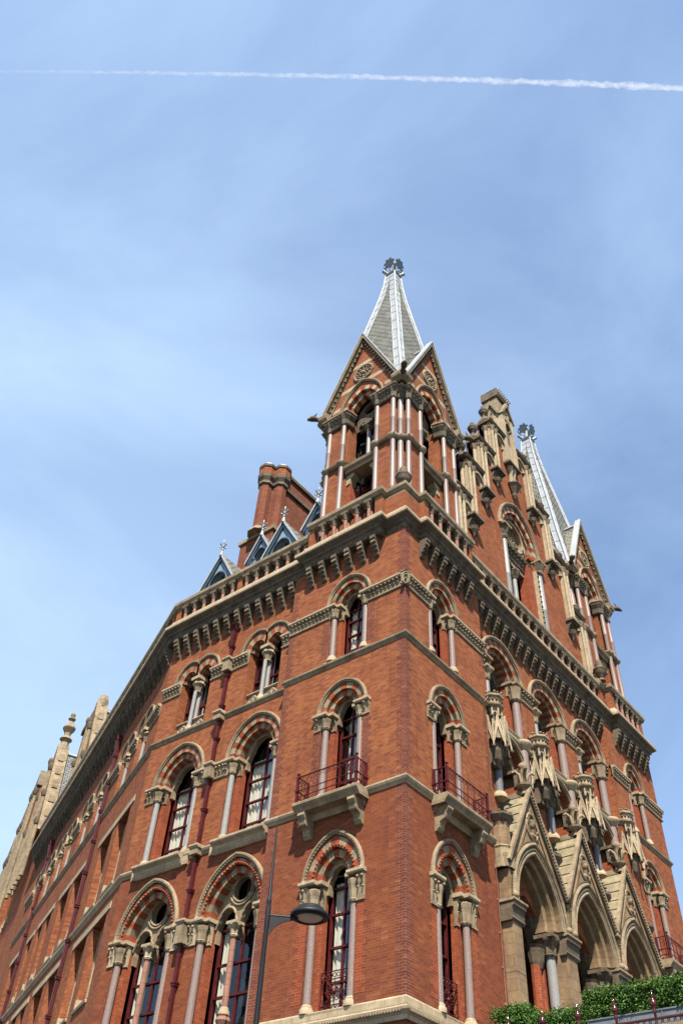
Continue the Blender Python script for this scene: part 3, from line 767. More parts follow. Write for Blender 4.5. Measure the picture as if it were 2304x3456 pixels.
# carved frieze at the top floor of the towers and of the recessed bays
def frieze(F, u0, u1, zt, h=.5, d=.13, w=0):
    k = M().mat('stone'); k.leaves(F, u0, u1, zt-h, zt-.13, w, d, .18)
    k.mat('stone_pale'); k.side(F, [(-.1, zt-.13), (d+.01, zt-.13), (d+.05, zt-.08), (d+.05, zt-.01), (.0, zt+.02), (-.1, zt+.02)], u0, u1)
    k.side(F, [(-.1, zt-h-.06), (.04, zt-h-.06), (.05, zt-h-.03), (.04, zt-h), (-.1, zt-h)], u0, u1); k.build('frieze', hotel)
D = .18
frieze(A, -D, 2.58-.9, 8.07); frieze(A, 2.58+.9, 5.5, 8.07); frieze(B, -D, 2.38-.9, 8.07); frieze(B, 2.38+.9, 5.2, 8.07)
frieze(B, 16.4, 18.85-.9, 8.07); frieze(B, 18.85+.9, 21.6+D, 8.07)
frieze(A3, 5.5, 7.06-.9, 8.0); frieze(A3, 7.06+.9, 11.0-.9, 8.0); frieze(A3, 11.0+.9, 13.0, 8.0)
frieze(A3, 6.95+1.35, 10.93-1.35, 3.2, .56); frieze(A3, 10.93+1.35, 12.6, 3.2, .56)
frieze(A3, 7.04+1.62, 11.02-1.62, -2.5, .7, .16); 
prev = 0
for c in CB+[26.5]:
    frieze(C, prev, c-.86, 7.4, .5); prev = c+.86
for a, b in ((5.2, 7.15-1.5), (7.15+1.65, 10.95-1.65), (10.95+1.65, 14.75-1.65), (14.75+1.65, 16.4)):
    if b-a > .1: frieze(B3, a, b, 8.05, .55, .15)
# bulging string round the big shafts of the middle bays
k = M().mat('stone_pale')
k.side(B3, [(-.1, 4.98), (.02, 4.98), (.12, 5.08), (.14, 5.19), (-.1, 5.195)], 5.2, 16.4)
for c in MB:
    P = B3.p(c+1.13, 0, .05); k.lathe((P.x, P.y, 0), [(.2, 4.9), (.26, 5.0), (.34, 5.1), (.36, 5.18), (.36, 5.24), (.22, 5.3)], 16)
k.build('string_course', hotel)
for sg in (5.35, 5.75): pass

# ---- cornice, corbels, balustrade ----------------------------------------------------------------------------
o32 = .32
def meet():                                            # where the recessed-bay line and the long side line meet
    x = .3-o32; q = C.p(0, 0, o32); t = (x-q.x)/C.U.x; return (x, q.y+C.U.y*t)
MT = meet()
CP = [(21.05, 6), (21.05, -o32), (17.4, -o32), (17.4, -.02), (4.54, -.02), (4.54, -o32), (.95, -o32), (.95, 0), (0, 0), (0, .95), (-o32, .95), (-o32, 4.79), (-.02, 4.79), MT, cpt(CEND, o32)]
k = M().mat('stone_soot_shade')  # lower cornice: the overhang's shade is put into this darker stone
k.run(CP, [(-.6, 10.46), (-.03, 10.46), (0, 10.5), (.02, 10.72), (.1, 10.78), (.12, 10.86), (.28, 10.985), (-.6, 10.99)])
k.mat('stone_pale').run(CP, [(-.6, 10.993), (.285, 10.993), (.33, 11.03), (.33, 11.16), (.28, 11.19), (.08, 11.5), (.06, 11.58), (-.6, 11.58)])  # ledge painted paler, as if catching the sun
k.mat('stone_soot_shade')                                    # carved arcading along the frieze
def arcs(F, u0, u1, w, z):
    n = max(1, int((u1-u0)/.42)); st = (u1-u0)/n
    for i in range(n):
        cu = u0+st*(i+.5); k.tube([F.p(cu+.17*math.cos(a), z-.09+.17*math.sin(a), w) for a in [math.pi*j/6 for j in range(7)]], .025, 5)
arcs(B, 1.0, 4.5, o32+.01, 10.6); arcs(A, 1.0, 4.75, o32+.01, 10.6); arcs(B, 4.6, 17.3, .03, 10.6); arcs(A, 4.85, 12.9, .03, 10.6); arcs(B, 17.5, 21, o32+.01, 10.6); arcs(C, .3, 26.5, o32+.01, 10.6)
arcs(B, .05, .9, .02, 10.6); arcs(A, .05, .9, .02, 10.6)
k.build('cornice', hotel)
def local(prof_builder, name):
    return prof_builder
cm = M().mat('stone_soot_shade')  # corbels: soot tone deepened for the shade beneath the cornice
LF = Fr((0, 0, 0), (1, 0, 0), (0, -1, 0))
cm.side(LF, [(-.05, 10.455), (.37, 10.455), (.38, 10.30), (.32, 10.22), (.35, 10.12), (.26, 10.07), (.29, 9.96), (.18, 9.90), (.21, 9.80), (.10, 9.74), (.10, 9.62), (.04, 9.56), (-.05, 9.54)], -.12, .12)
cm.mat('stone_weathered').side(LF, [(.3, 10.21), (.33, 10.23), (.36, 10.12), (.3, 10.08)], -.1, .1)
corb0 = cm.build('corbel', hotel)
first = [True]
def corbels(F, us, w=0):
    for u in us:
        o = corb0 if first[0] else corb0.copy()
        if not first[0]: COL.objects.link(o); o.parent = hotel
        first[0] = False
        P = F.p(u, 0, w); o.location = P; o.rotation_euler = (0, 0, F.ang())
corbels(B, [1.05+.63*i for i in range(6)]); corbels(A, [1.3+.65*i for i in range(6)])
corbels(A3, [5.75+.62*i for i in range(12)]); corbels(B3, [5.5+.63*i for i in range(18)]); corbels(B, [17.5+.63*i for i in range(6)])
corbels(C, [.35+.64*i for i in range(41)])
# balustrade
RAIL_T = [(-.25, 12.62), (.05, 12.62), (.08, 12.7), (.13, 12.78), (.13, 12.95), (.05, 13.02), (-.25, 13.02)]
RAIL_M = [(q, z-.25) for q, z in RAIL_T]
k = M().mat('stone'); k.run([(4.54, -o32), (.95, -o32), (.95, 0), (0, 0), (0, .95), (-o32, .95), (-o32, 4.79)], RAIL_T); k.run([(21.05, 3), (21.05, -o32), (17.4, -o32), (17.4, -.02), (16.6, -.02)], RAIL_T)
k.run([(16.58, -.02), (4.56, -.02)], RAIL_M); k.run([(-.02, 4.82), MT, cpt(CEND, o32)], RAIL_M); k.build('parapet_rail', hotel)
def pier(poly, z1, stone=True):
    pk = M().mat('brick'); pk.plan(poly, 11.5, z1-.5); pk.mat('stone')
    pk.plan(poly, z1-.5+.002, z1-.39); pk.build('parapet_pier', hotel)
def sq(F, u0, u1, w0, w1): return [(F.p(a, 0, b).x, F.p(a, 0, b).y) for a, b in ((u0, w0), (u1, w0), (u1, w1), (u0, w1))]
pier([(.05, .05), (1.3, .05), (1.3, -.27), (.95, -.27), (.95, -.02), (-.02, -.02), (-.02, .95), (-.27, .95), (-.27, 1.3), (.05, 1.3)], 13.0)
for F, a, b, w0, w1, z in ((B, 4.3, 4.5, 0, .28, 13.0), (A, 4.5, 4.75, 0, .28, 13.0), (A, 4.82, 5.3, -.3, -.02, 12.75), (A, 8.85, 9.15, -.3, -.02, 12.75), (A, 12.75, 13.05, -.25, -.03, 12.75), (B, 4.6, 4.95, -.3, -.02, 12.75), (B, 16.6, 17.4, -.25, -.02, 13.0), (B, 17.4, 17.75, 0, .28, 13.0), (B, 20.75, 21.0, 0, .28, 13.0),
                           (C, .2, .6, 0, .28, 12.75), (C, 7.3, 7.7, 0, .28, 12.75), (C, 13.7, 14.1, 0, .28, 12.75), (C, 21.2, 21.6, 0, .28, 12.75), (C, 26.5, 26.9, 0, .28, 12.75)):
    pier(sq(F, a, b, w0, w1), z)
def baluster_mesh(dz):
    b = M().mat('terracotta')
    for y in (.06, -.12):
        b.lathe((0, -y, 0), [(.08, 11.6), (.075, 12.0), (.07, 12.28+dz)], 10)
    b.mat('stone_soot_shade')
    for y in (.06, -.12):
        b.lathe((0, -y, 0), [(.085, 12.2+dz), (.1, 12.25+dz), (.09, 12.3+dz), (.15, 12.45+dz), (.16, 12.5+dz)], 10)
    b.box(LF, -.18, .18, 12.5+dz, 12.63+dz, -.28, .2); b.mat('stone'); b.box(LF, -.13, .13, 11.5, 11.6, -.24, .18)
    return b.build('baluster', hotel)
bt0, bm0 = baluster_mesh(0), baluster_mesh(-.25); used = {}
def balusters(src, F, us, w=0):
    for u in us:
        o = src if src.name not in used else src.copy()
        if src.name in used: COL.objects.link(o); o.parent = hotel
        used[src.name] = 1
        o.location = F.p(u, 0, w); o.rotation_euler = (0, 0, F.ang())
balusters(bt0, B, [1.5+.62*i for i in range(5)], o32-.12); balusters(bt0, A, [1.6+.6*i for i in range(5)], o32-.12)
balusters(bt0, B, [18.0+.6*i for i in range(5)], o32-.12)
balusters(bm0, B, [5.25+.64*i for i in range(18)], -.12); balusters(bm0, A, [5.6+.6*i for i in range(6)]+[9.45+.6*i for i in range(6)], -.12)
balusters(bm0, C, [q for q in [1.0+.66*i for i in range(39)] if all(abs(q-p) > .33 for p in (7.5, 13.9, 21.4))], o32-.12)

# ---- balconies ----------------------------------------------------------------------------------------------
def balcony(F, c, hw=1.29, d=.62, z=-.1):
    m = M().mat('stone')
    m.side(F, [(-.05, z-.3), (d-.14, z-.3), (d-.1, z-.22), (d-.02, z-.14), (d, z-.1), (d, z-.03), (d-.02, z), (-.05, z)], c-hw, c+hw)
    m.side(F, [(-.05, z-.5), (.1, z-.5), (.18, z-.305), (-.05, z-.305)], c-hw+.1, c+hw-.1)
    o = m.build('balcony', hotel)
    for sg in (-1, 1):
        b = M().mat('stone'); u = c+sg*(hw-.3)
        pts = [(-.05, z-.31), (d-.12, z-.31), (d-.1, z-.42), (.42, z-.55)]+[(.30+.12*math.cos(a), z-.62+.12*math.sin(a)) for a in (0, -.6, -1.2, -1.8)]+[(.18, z-.8), (.16, z-.95), (.08, z-1.05), (-.05, z-1.08)]
        b.side(F, pts, u-.14, u+.14); b.build('bracket', o)
    r = M().mat('maroon'); w = d-.08; u0, u1 = c-hw+.1, c+hw-.1; H = .9
    for zz in (z+H, z+.42, z+.2):
        r.tube([F.p(u0, zz, .02), F.p(u0, zz, w)], .022, 6); r.tube([F.p(u1, zz, .02), F.p(u1, zz, w)], .022, 6); r.tube([F.p(u0, zz, w), F.p(u1, zz, w)], .024 if zz > z+.8 else .018, 6)
    for u in (u0, u1):
        for ww in (w, .06):
            r.box(F, u-.04, u+.04, z, z+H+.02, ww-.04, ww+.04); r.box(F, u-.06, u+.06, z+.38, z+.43, ww-.06, ww+.06)
        r.ball(F.p(u, z+H+.12, w), .055); r.tube([F.p(u, z+H, w), F.p(u, z+H+.1, w)], .02, 6)
    n = 6
    for i in range(1, n):
        u = u0+(u1-u0)*i/n; r.tube([F.p(u, z, w), F.p(u, z+H, w)], .016, 6)
    for u in (u0+.28, u1-.28, u0+.12, u1-.12):
        for zz in (z+.78, z+.62): ring3(r, F, u, zz, w, .07, .011)
    for u in [u0+(u1-u0)*(i+.5)/n for i in range(1, n-1)]:
        ring3(r, F, u-.09, z+.8, w, .06, .01); ring3(r, F, u+.09, z+.8, w, .06, .01)
    for u in (u0, u1):
        for ww in (.2, .36): r.tube([F.p(u, z, ww), F.p(u, z+H, ww)], .014, 6); 
        for zz in (z+.6, z+.75): ring3(r, F.__class__(F.p(u, 0, 0), F.N, F.U), .28, zz, 0, .07, .011)
    r.build('railing', o)
balcony(A, 2.66); balcony(B, 2.64); balcony(B, 18.9)

# ---- downpipes ----------------------------------------------------------------------------------------------
def downpipe(F, u, ztop, w=.16, zbot=-14.9, hopper=True, s=1.0):
    m = M().mat('maroon'); m.box(F, u-.1*s, u+.1*s, zbot, ztop, w-.08*s, w+.08*s); o = m.build('downpipe', hotel)
    if hopper:
        h = M().mat('maroon'); P = F.p(u, 0, w)
        h.lathe((P.x, P.y, 0), [(.13*s, ztop), (.15*s, ztop+.1), (.28*s, ztop+.7), (.33*s, ztop+.75), (.33*s, ztop+1.0), (.28*s, ztop+1.02)], 4, False, a0=math.pi/4+F.ang())
        for a in (-.25, .25):
            for zz in (ztop+.8, ztop+.9, ztop+1.0): h.tube([F.p(u-.27*s, zz, w+.26*s), F.p(u+.27*s, zz, w+.26*s)], .02, 5)
        h.build('hopper', o)
    z = ztop-.1; i = 0
    while z > zbot+1:
        b = M().mat('maroon'); b.box(F, u-.15*s, u+.15*s, z-.08*s, z+.08*s, w-.2*s, w+.12*s); b.box(F, u-.18*s, u+.18*s, z+.03*s, z+.1*s, w-.2*s, w+.15*s); b.build('bracket', o); z -= 1.45
    return o
downpipe(A3, 9.0, 8.75, .12, s=.62)
for zt, h in ((8.03, .62), (5.48, .36), (.06, .34), (3.23, .62), (-2.47, .75)):
    k = M().mat('stone'); k.box(A3, 8.82, 9.18, zt-h, zt-.122, -.05, .30); k.mat('stone_pale').side(A3, [(-.05, zt-.12), (.31, zt-.12), (.36, zt-.07), (.36, zt-.01), (-.05, zt)], 8.78, 9.22); k.build('pipe_collar', hotel)
downpipe(C, 7.45, 8.6, .12, s=.72); downpipe(C, 21.3, 8.6, .12, s=.72)
m = M().mat('terracotta'); m.tube([B.p(4.95, -9, .04), B.p(4.95, 5.2, .04), B.p(4.95, 5.3, .14), B.p(5.2, 5.6, .1)], .018, 6)
for z in range(-8, 5): m.box(B, 4.92, 4.98, z-.03, z+.03, 0, .05)
m.build('lightning_conductor', hotel)

# ---- roofs, dormers, chimney ----------------------------------------------------------------------------------
m = M().mat('slate_blue')
ridge = [(6.5, 5.2), (6.5, 13.0)]; 
qc0, qc1 = C.p(0, 0, -.5), C.p(CEND, 0, -.5); rc0, rc1 = C.p(2.5, 0, -6.5), C.p(CEND, 0, -6.5)
m.add([(.9, 5.2, 11.4), (.9, 13, 11.4), (6.5, 13, 15.6), (6.5, 5.2, 15.6), (qc1.x, qc1.y, 11.4), (rc1.x, rc1.y, 15.6), (12, 13, 11.4), (12, 5.2, 11.4)], [(0, 1, 2, 3), (1, 4, 5, 2), (3, 2, 6, 7)])
m.add([(5, 1.0, 11.4), (16.5, 1.0, 11.4), (16.5, 6, 15), (5, 6, 15), (5, 11, 11.4), (16.5, 11, 11.4)], [(0, 1, 2, 3), (3, 2, 5, 4)])
m.mat('lead'); m.box(A, .2, 5.4, 11.3, 11.4, -5.2, -.1); m.box(B, 16.5, 21.5, 11.3, 11.4, -5.4, -.1)
m.box(A, 5.4, 13.1, 11.3, 11.39, -1.2, -.2); m.box(B, 5.3, 16.5, 11.3, 11.39, -1.2, -.2); m.box(C, 0, CEND, 11.3, 11.385, -1.2, .1)
m.build('roof', hotel)
def dormer(y, hw, zap, x, ze):
    F = Fr((x, 0, 0), (0, 1, 0), (-1, 0, 0)); c = y
    m = M().mat('navy_pale'); zs = ze-.1; ah = hw*.52
    ar = Arch(c, zs, ah, ah*1.25)
    hole = ar.hole(12.3)
    m.wall(F, [(c-hw*.85, 11.6), (c+hw*.85, 11.6), (c+hw*.85, ze), (c, zap-.25), (c-hw*.85, ze)], [hole], 0, .35)
    m.mat('navy')
    m.sweep(F, ar, [(0, -.05), (0, .06), (.05, .09), (.13, .05), (.13, -.05)], n=18)
    for sg in (-1, 1):                                 # barge boards
        m.prism(F, [(c, zap), (c+sg*hw, ze-.2), (c+sg*hw, ze-.5), (c, zap-.34)], -.02, .1)
        a, b = sorted((c+sg*hw*.62, c+sg*hw*.85)); m.box(F, a, b, 11.7, ze, -.05, .06)
    o = m.build('dormer', hotel)
    q = M().mat('glass'); q.add([F.p(c-ah, 12.3, -.25), F.p(c+ah, 12.3, -.25), F.p(c+ah, zs+ah*1.3, -.25), F.p(c-ah, zs+ah*1.3, -.25)], [(0, 1, 2, 3)]); q.build('pane', o)
    q = M().mat('navy'); q.box(F, c-.04, c+.04, 12.3, zs+ah, -.24, -.14); q.box(F, c-ah, c+ah, zs-.5, zs-.42, -.24, -.15); q.mat('unlit_dark'); q.box(F, c-hw*.8, c+hw*.8, 11.6, ze-.1, -1.0, -.9); q.build('frame', o)  # near-black sheet gives the dormer a painted dark interior
    q = M(); 
    for sg in (-1, 1):
        q.mat('slate'); n0 = [(c+sg*.02, zap+.03), (c+sg*(hw+.1), ze-.23), (c+sg*(hw+.1), ze-.32), (c+sg*.02, zap-.08)]
        q.prism(F, n0, -3.5, .12); q.mat('lead'); q.prism(F, [(c+sg*.005, zap+.1), (c+sg*(hw+.12), ze-.15), (c+sg*(hw+.12), ze-.34), (c+sg*.005, zap-.1)], .122, .17)
        a = c+sg*hw*.83; q.mat('slate'); q.box(F, *sorted((a, a+sg*.06)), 11.6, ze-.1, -2, -.02)
    q.build('roof', o)
    q = M().mat('lead'); P = F.p(c, 0, .12)
    q.lathe((P.x, P.y, 0), [(.11, zap-.1), (.06, zap+.18), (.04, zap+.28), (.08, zap+.32), (.03, zap+.36), (.03, zap+.76), (.06, zap+.8), (.025, zap+.85), (.055, zap+.92), (.015, zap+1.0)], 8)
    for dy in (-1, 1):
        q.tube([(P.x, P.y, zap+.48), (P.x, P.y+dy*.13, zap+.53), (P.x, P.y+dy*.2, zap+.6)], .036, 6); q.ball((P.x, P.y+dy*.21, zap+.61), .045)
        q.tube([(P.x, P.y, zap+.48), (P.x+dy*.13, P.y, zap+.53), (P.x+dy*.2, P.y, zap+.6)], .036, 6)
    q.build('finial', o)
dormer(12.0, 1.05, 16.22, 1.2, 14.45); dormer(9.5, .74, 16.4, 1.42, 15.1); dormer(7.88, 1.05, 16.22, 1.2, 14.45); dormer(5.68, .76, 16.15, 1.12, 14.95)
m = M().mat('brick_brown')
m.box(A, 10.6, 12.95, 11.4, 18.75, -5.6, -3.0); m.mat('stone'); m.box(A, 10.5, 13.05, 18.75, 18.98, -5.6, -2.9)
m.mat('brick_brown'); m.box(A, 10.95, 11.55, 18.98, 23.9, -9.0, -3.75); m.plan([(3.1, 11.6), (3.5, 11.2), (3.9, 11.4), (3.4, 12.0)], 18.98, 23.2)
m.mat('stone_soot_shade'); m.box(A, 10.83, 11.67, 22.6, 22.85, -9.1, -3.8); m.box(A, 10.83, 11.67, 23.75, 23.97, -9.1, -3.8); m.mat('lead').box(A, 10.88, 11.62, 23.97, 24.1, -9.1, -3.85)
ch = m.build('chimney', hotel)
for x, y, zb in ((3.05, 11.75, 19.1), (3.62, 11.17, 19.1)):
    a0 = math.pi/8
    q = M().mat('stone'); q.lathe((x, y, 0), [(.62, 18.98), (.42, 19.35)], 8, False, a0=a0)
    q.mat('brick_brown'); q.lathe((x, y, 0), [(.385, 19.35), (.37, 22.65)], 8, False, a0=a0)
    q.mat('stone_soot_shade'); q.lathe((x, y, 0), [(.38, 22.65), (.47, 22.72), (.43, 22.85), (.43, 22.95), (.55, 23.2), (.57, 23.42), (.5, 23.48)], 8, False, a0=a0)
    q.mat('brick'); q.lathe((x, y, 0), [(.5, 23.48), (.5, 23.95)], 8, False, a0=a0)
    q.mat('stone_soot_shade'); q.lathe((x, y, 0), [(.5, 23.95), (.56, 24.03), (.56, 24.2), (.4, 24.26)], 8, False, a0=a0)
    q.mat('lead'); q.lathe((x, y, 0), [(.38, 24.26), (.34, 24.5)], 8, False, a0=a0)
    q.build('shaft', ch)

# ---- the spired turret, built once over the near corner and copied over the far one -----------------------------
TX, TY = 2.61, 2.69
TF = [Fr((TX, TY, 0), u, n) for u, n in (((0, 1, 0), (-1, 0, 0)), ((1, 0, 0), (0, -1, 0)), ((0, -1, 0), (1, 0, 0)), ((-1, 0, 0), (0, 1, 0)))]
def quad(pq, sx, sy): return [(TX+sx*p, TY+sy*q) for p, q in pq]
PIER = [(.85, 1.6), (.85, 2.2), (1.1, 2.2), (1.1, 2.36), (1.74, 2.36), (1.78, 2.12), (2.12, 1.78), (2.36, 1.74), (2.36, 1.1), (2.2, 1.1), (2.2, .85), (1.6, .85)]
BAND = [(.74, 2.0), (.8, 2.34), (.84, 2.44), (1.96, 2.44), (1.97, 2.16), (2.16, 2.16), (2.16, 1.97), (2.44, 1.96), (2.44, .84), (2.34, .8), (2.0, .74)]
t = M().mat('brick')
for sx in (-1, 1):
    for sy in (-1, 1):
        t.plan(quad(PIER, sx, sy), 11.3, 20.25)
for F in TF:                                           # gable walls over the four arches
    ar = Arch(0, 20.36, .98, 1.25)
    hp = ar.hole(20.3)
    ou = [(-2.12, 20.3)]+[(-2.12, 20.95), (0, 25.75), (2.12, 20.95), (2.12, 20.3)]
    poly = ou+[p for p in reversed(hp)]
    t.mat('brick').prism(F, poly, 1.75, 2.36)
    t.mat('stone_pale')                                # cream courses between the brickwork
    for z, h in ((20.95, .26), (22.15, .28), (23.75, .27)):
        for sg in (-1, 1):
            e1 = 2.12-(z-20.95)*2.12/4.8; e2 = 2.12-(z+h-20.95)*2.12/4.8
            inn_ = 1.36 if z < 21 else (.52 if z < 23 else .0)
            inn2 = inn_ - (.04 if z < 21 else (.25 if z < 23 else 0))
            if inn_ < e1: t.prism(F, [(sg*inn_, z), (sg*e1, z), (sg*e2, z+h), (sg*max(0, inn2), z+h)], 2.3, 2.366)
tur = t.build('turret', hotel)
for sx in (-1, 1):
    for sy in (-1, 1):
        t = M().mat('stone_soot_shade'); pth = quad(BAND, sx, sy)
        if sx*sy > 0: pth = pth[::-1]
        # direction so that the outward side is on the left of travel
        def area(p): return sum(p[i][0]*p[(i+1) % len(p)][1]-p[(i+1) % len(p)][0]*p[i][1] for i in range(len(p)))
        if area(pth) > 0: pth = pth[::-1]
        t.mat('stone_soot_shade').run(pth, [(-.12, 19.5), (0, 19.5), (.04, 19.58), (.0, 19.64), (.04, 19.85), (.17, 20.1), (.18, 20.16), (.12, 20.2), (-.12, 20.2)])
        t.mat('stone').run(pth, [(-.2, 20.19), (.2, 20.2), (.23, 20.25), (.23, 20.3), (.18, 20.35), (-.3, 20.36)])
        t3 = M().mat('stone'); t3.run(pth, [(-.1, 16.6), (.02, 16.6), (.1, 16.66), (.13, 16.74), (.08, 16.8), (-.1, 16.82)]); t3.build('ring_course', tur)
        t.mat('stone_soot_shade')
        for F in TF:                                   # leaf capitals under that band
            for sg in (-1, 1):
                q = F.p(sg*1.45, 0, 2.3)
                if (q.x-TX)*sx > 0 and (q.y-TY)*sy > 0: a, b = sorted((sg*1.1, sg*1.8)); t2 = M().mat('stone_soot_shade'); t2.leaves(F, a, b, 19.6, 20.2, 2.38, .22, .22); t2.build('leaf_capital', tur)
        t.build('capital_band', tur)
def tcol(parent, x, y, r, z0, z1):
    c = M().mat('granite_pink')
    c.lathe((x, y, 0), [(r, z0), (r, 13.4), (r+.006, 13.42), (r+.006, 13.46), (r*.98, 13.48), (r*.98, 18.0), (r+.004, 18.02), (r+.004, 18.05), (r*.96, 18.07), (r*.96, z1)], 14)
    c.mat('stone'); c.lathe((x, y, 0), [(r+.02, 16.52), (r+.1, 16.62), (r+.14, 16.72), (r+.14, 16.78), (r+.02, 16.86)], 14)
    c.mat('stone_soot_shade'); c.lathe((x, y, 0), [(r*1.2, z1-.03), (r*1.3, z1+.03), (r*1.1, z1+.08), (r*1.3, z1+.35), (r*2.1, z1+.62), (r*1.9, z1+.72)], 20, False, 8, .2)
    c.build('column', parent)
for sx in (-1, 1):
    for sy in (-1, 1):
        tcol(tur, TX+sx*2.07, TY+sy*2.07, .145, 11.3, 19.5)
        for p, q in ((.99, 2.40), (1.87, 2.36), (2.40, .99), (2.36, 1.87)): tcol(tur, TX+sx*p, TY+sy*q, .118, 11.3, 19.5)
for F in TF:
    s = M(); ar = Arch(0, 20.36, .95, 1.25)
    s.stripes(F, ar, 0, .25, 2.1, 2.376, 'brick_rubbed', 'stone_pale', 13)
    ar2 = Arch(0, 20.36, .7, .95); s.stripes(F, ar2, 0, .245, 1.9, 2.2, 'stone_pale', 'brick_rubbed', 11); s.build('surround', tur)
    hood(tur, F, Arch(0, 20.36, 1.2, 1.9), 0, .15, 2.36, .13)
    g = M().mat('stone')                               # coping with ball ornament, lead on top
    for sg in (-1, 1):
        p0, p1 = (sg*2.3, 20.75), (0, 25.98); dx, dz = p1[0]-p0[0], p1[1]-p0[1]; L_ = math.hypot(dx, dz); nx, nz = -dz/L_*(-sg)*-1, abs(dx)/L_
        nx = sg*abs(dz)/L_
        def off(q, d): return (q[0]+nx*d, q[1]+nz*d)
        g.mat('stone').prism(F, [off(p0, -.34), off(p0, -.04), (0, off(p1, -.04)[1]+.1), (0, off(p1, -.34)[1]+.0)], 2.2, 2.44)
        g.mat('stone').prism(F, [off(p0, -.04), off(p0, .08), (0, p1[1]+.28), (0, p1[1]+.0)], 2.2, 2.62)
        g.mat('lead').prism(F, [off(p0, .082), off(p0, .16), (0, p1[1]+.46), (0, p1[1]+.285)], 2.3, 2.66)
        g.mat('stone_soot_shade')
        for i in range(16):
            q = (i+.5)/16; c = off((p0[0]+dx*q*.96, p0[1]+dz*q*.96), -.17); g.ball(F.p(c[0], c[1], 2.47), .085, n=7, m=5)
        g.mat('stone'); a, b = sorted((sg*1.98, sg*2.46))
        g.side(F, [(1.9, 20.42), (2.5, 20.42), (2.7, 20.62), (2.74, 20.8), (2.66, 21.0), (1.9, 21.0)], a, b)
    g.build('coping', tur)
    r_ = M().mat('stone'); zc = 23.05; rr = .56
    r_.tube([F.p(rr*math.cos(2*math.pi*i/24), zc+rr*math.sin(2*math.pi*i/24), 2.37) for i in range(25)], .085, 8)
    r_.mat('stone_soot_shade').prism(F, [(rr*.95*math.cos(2*math.pi*i/20), zc+rr*.95*math.sin(2*math.pi*i/20)) for i in range(20)], 2.2, 2.364)  # dark disc painted for the shade of a recessed face
    r_.mat('stone')
    for rad, n, b in ((.4, 12, .07), (.24, 8, .07), (.0, 1, .14)):
        for i in range(n): r_.ball(F.p(rad*math.cos(2*math.pi*i/n), zc+rad*math.sin(2*math.pi*i/n), 2.38), b, n=6, m=4)
    r_.build('roundel', tur)
    b = M().mat('stone')                               # sill beam, shouldered lintel and the louvred opening
    b.side(F, [(1.6, 16.05), (2.28, 16.05), (2.3, 16.2), (2.42, 16.28), (2.46, 16.42), (2.36, 16.5), (2.2, 16.55), (1.6, 16.55)], -.86, .86)
    for sg in (-1, 1):
        q = [(sg*.86, 16.05), (sg*.42, 16.05), (sg*.46, 15.85), (sg*.6, 15.75), (sg*.64, 15.45), (sg*.86, 15.4)]; b.mat('stone_pale').prism(F, q, 1.75, 2.15)
        b.mat('brick_rubbed'); b.box(F, *sorted((sg*.62, sg*.86)), 11.3, 15.4, 1.5, 2.1)
    b.build('sill_beam', tur); b = M().mat('stone_soot_shade'); ar3 = Arch(0, 20.3, .72, 1.0)  # tracery colour darkened to deepen the shaded belfry opening
    tp = [(-.74, 19.4)]+Arch(0, 20.3, .74, 1.1).hole(0)[1:-1]+[(.74, 19.4)]
    b.wall(F, tp, [[(.32*math.cos(2*math.pi*i/18), 20.72+.32*math.sin(2*math.pi*i/18)) for i in range(18)]]+[trefoil(sg*.36, 19.62, .27, 19.42, 14, .1, 1.2) for sg in (-1, 1)], 1.75, .2)
    b.build('tracery', tur)
    P = F.p(0, 0, 1.72); c = M().mat('granite_grey'); c.lathe((P.x, P.y, 0), [(.11, 16.5), (.105, 19.0)], 12); P2 = F.p(0, 0, 1.42); c.lathe((P2.x, P2.y, 0), [(.11, 16.5), (.105, 19.0)], 12)
    c.mat('stone_soot_shade'); c.lathe((P.x, P.y, 0), [(.12, 18.98), (.13, 19.1), (.24, 19.32), (.2, 19.4)], 16, False, 8, .2); c.box(F, -.26, .26, 19.38, 19.5, 1.4, 1.98); c.build('column', tur)
    l = M().mat('iron')
    for i in range(17): u = -.8+1.6*i/16; l.tube([F.p(u, 16.5, 1.3), F.p(u, 21.4, 1.3)], .014, 4)
    l.mat('unlit_dark').box(F, -1.3, 1.3, 16.5, 21.6, .9, 1.0); l.build('louvre', tur)  # near-black panel painted for the darkness inside the belfry
    f = M().mat('maroon'); f.box(F, -.66, .66, 12.4, 12.52, 1.35, 1.45)
    for i in range(5): u = -.62+.31*i; f.box(F, u-.03, u+.03, 12.4, 16, 1.36, 1.44)
    for i in range(1, 6): z = 12.4+.6*i; f.box(F, -.62, .62, z-.03, z+.03, 1.37, 1.43)
    wo = f.build('window', tur); pane(wo, F, -.63, .63, 12.4, 16.05, 1.33).parent = tur
    d = M().mat('unlit_dark'); d.box(F, -1.2, 1.2, 11.4, 16.3, .9, 1.0); d.build('dark_backing', tur)  # near-black sheet stands for the unlit turret room
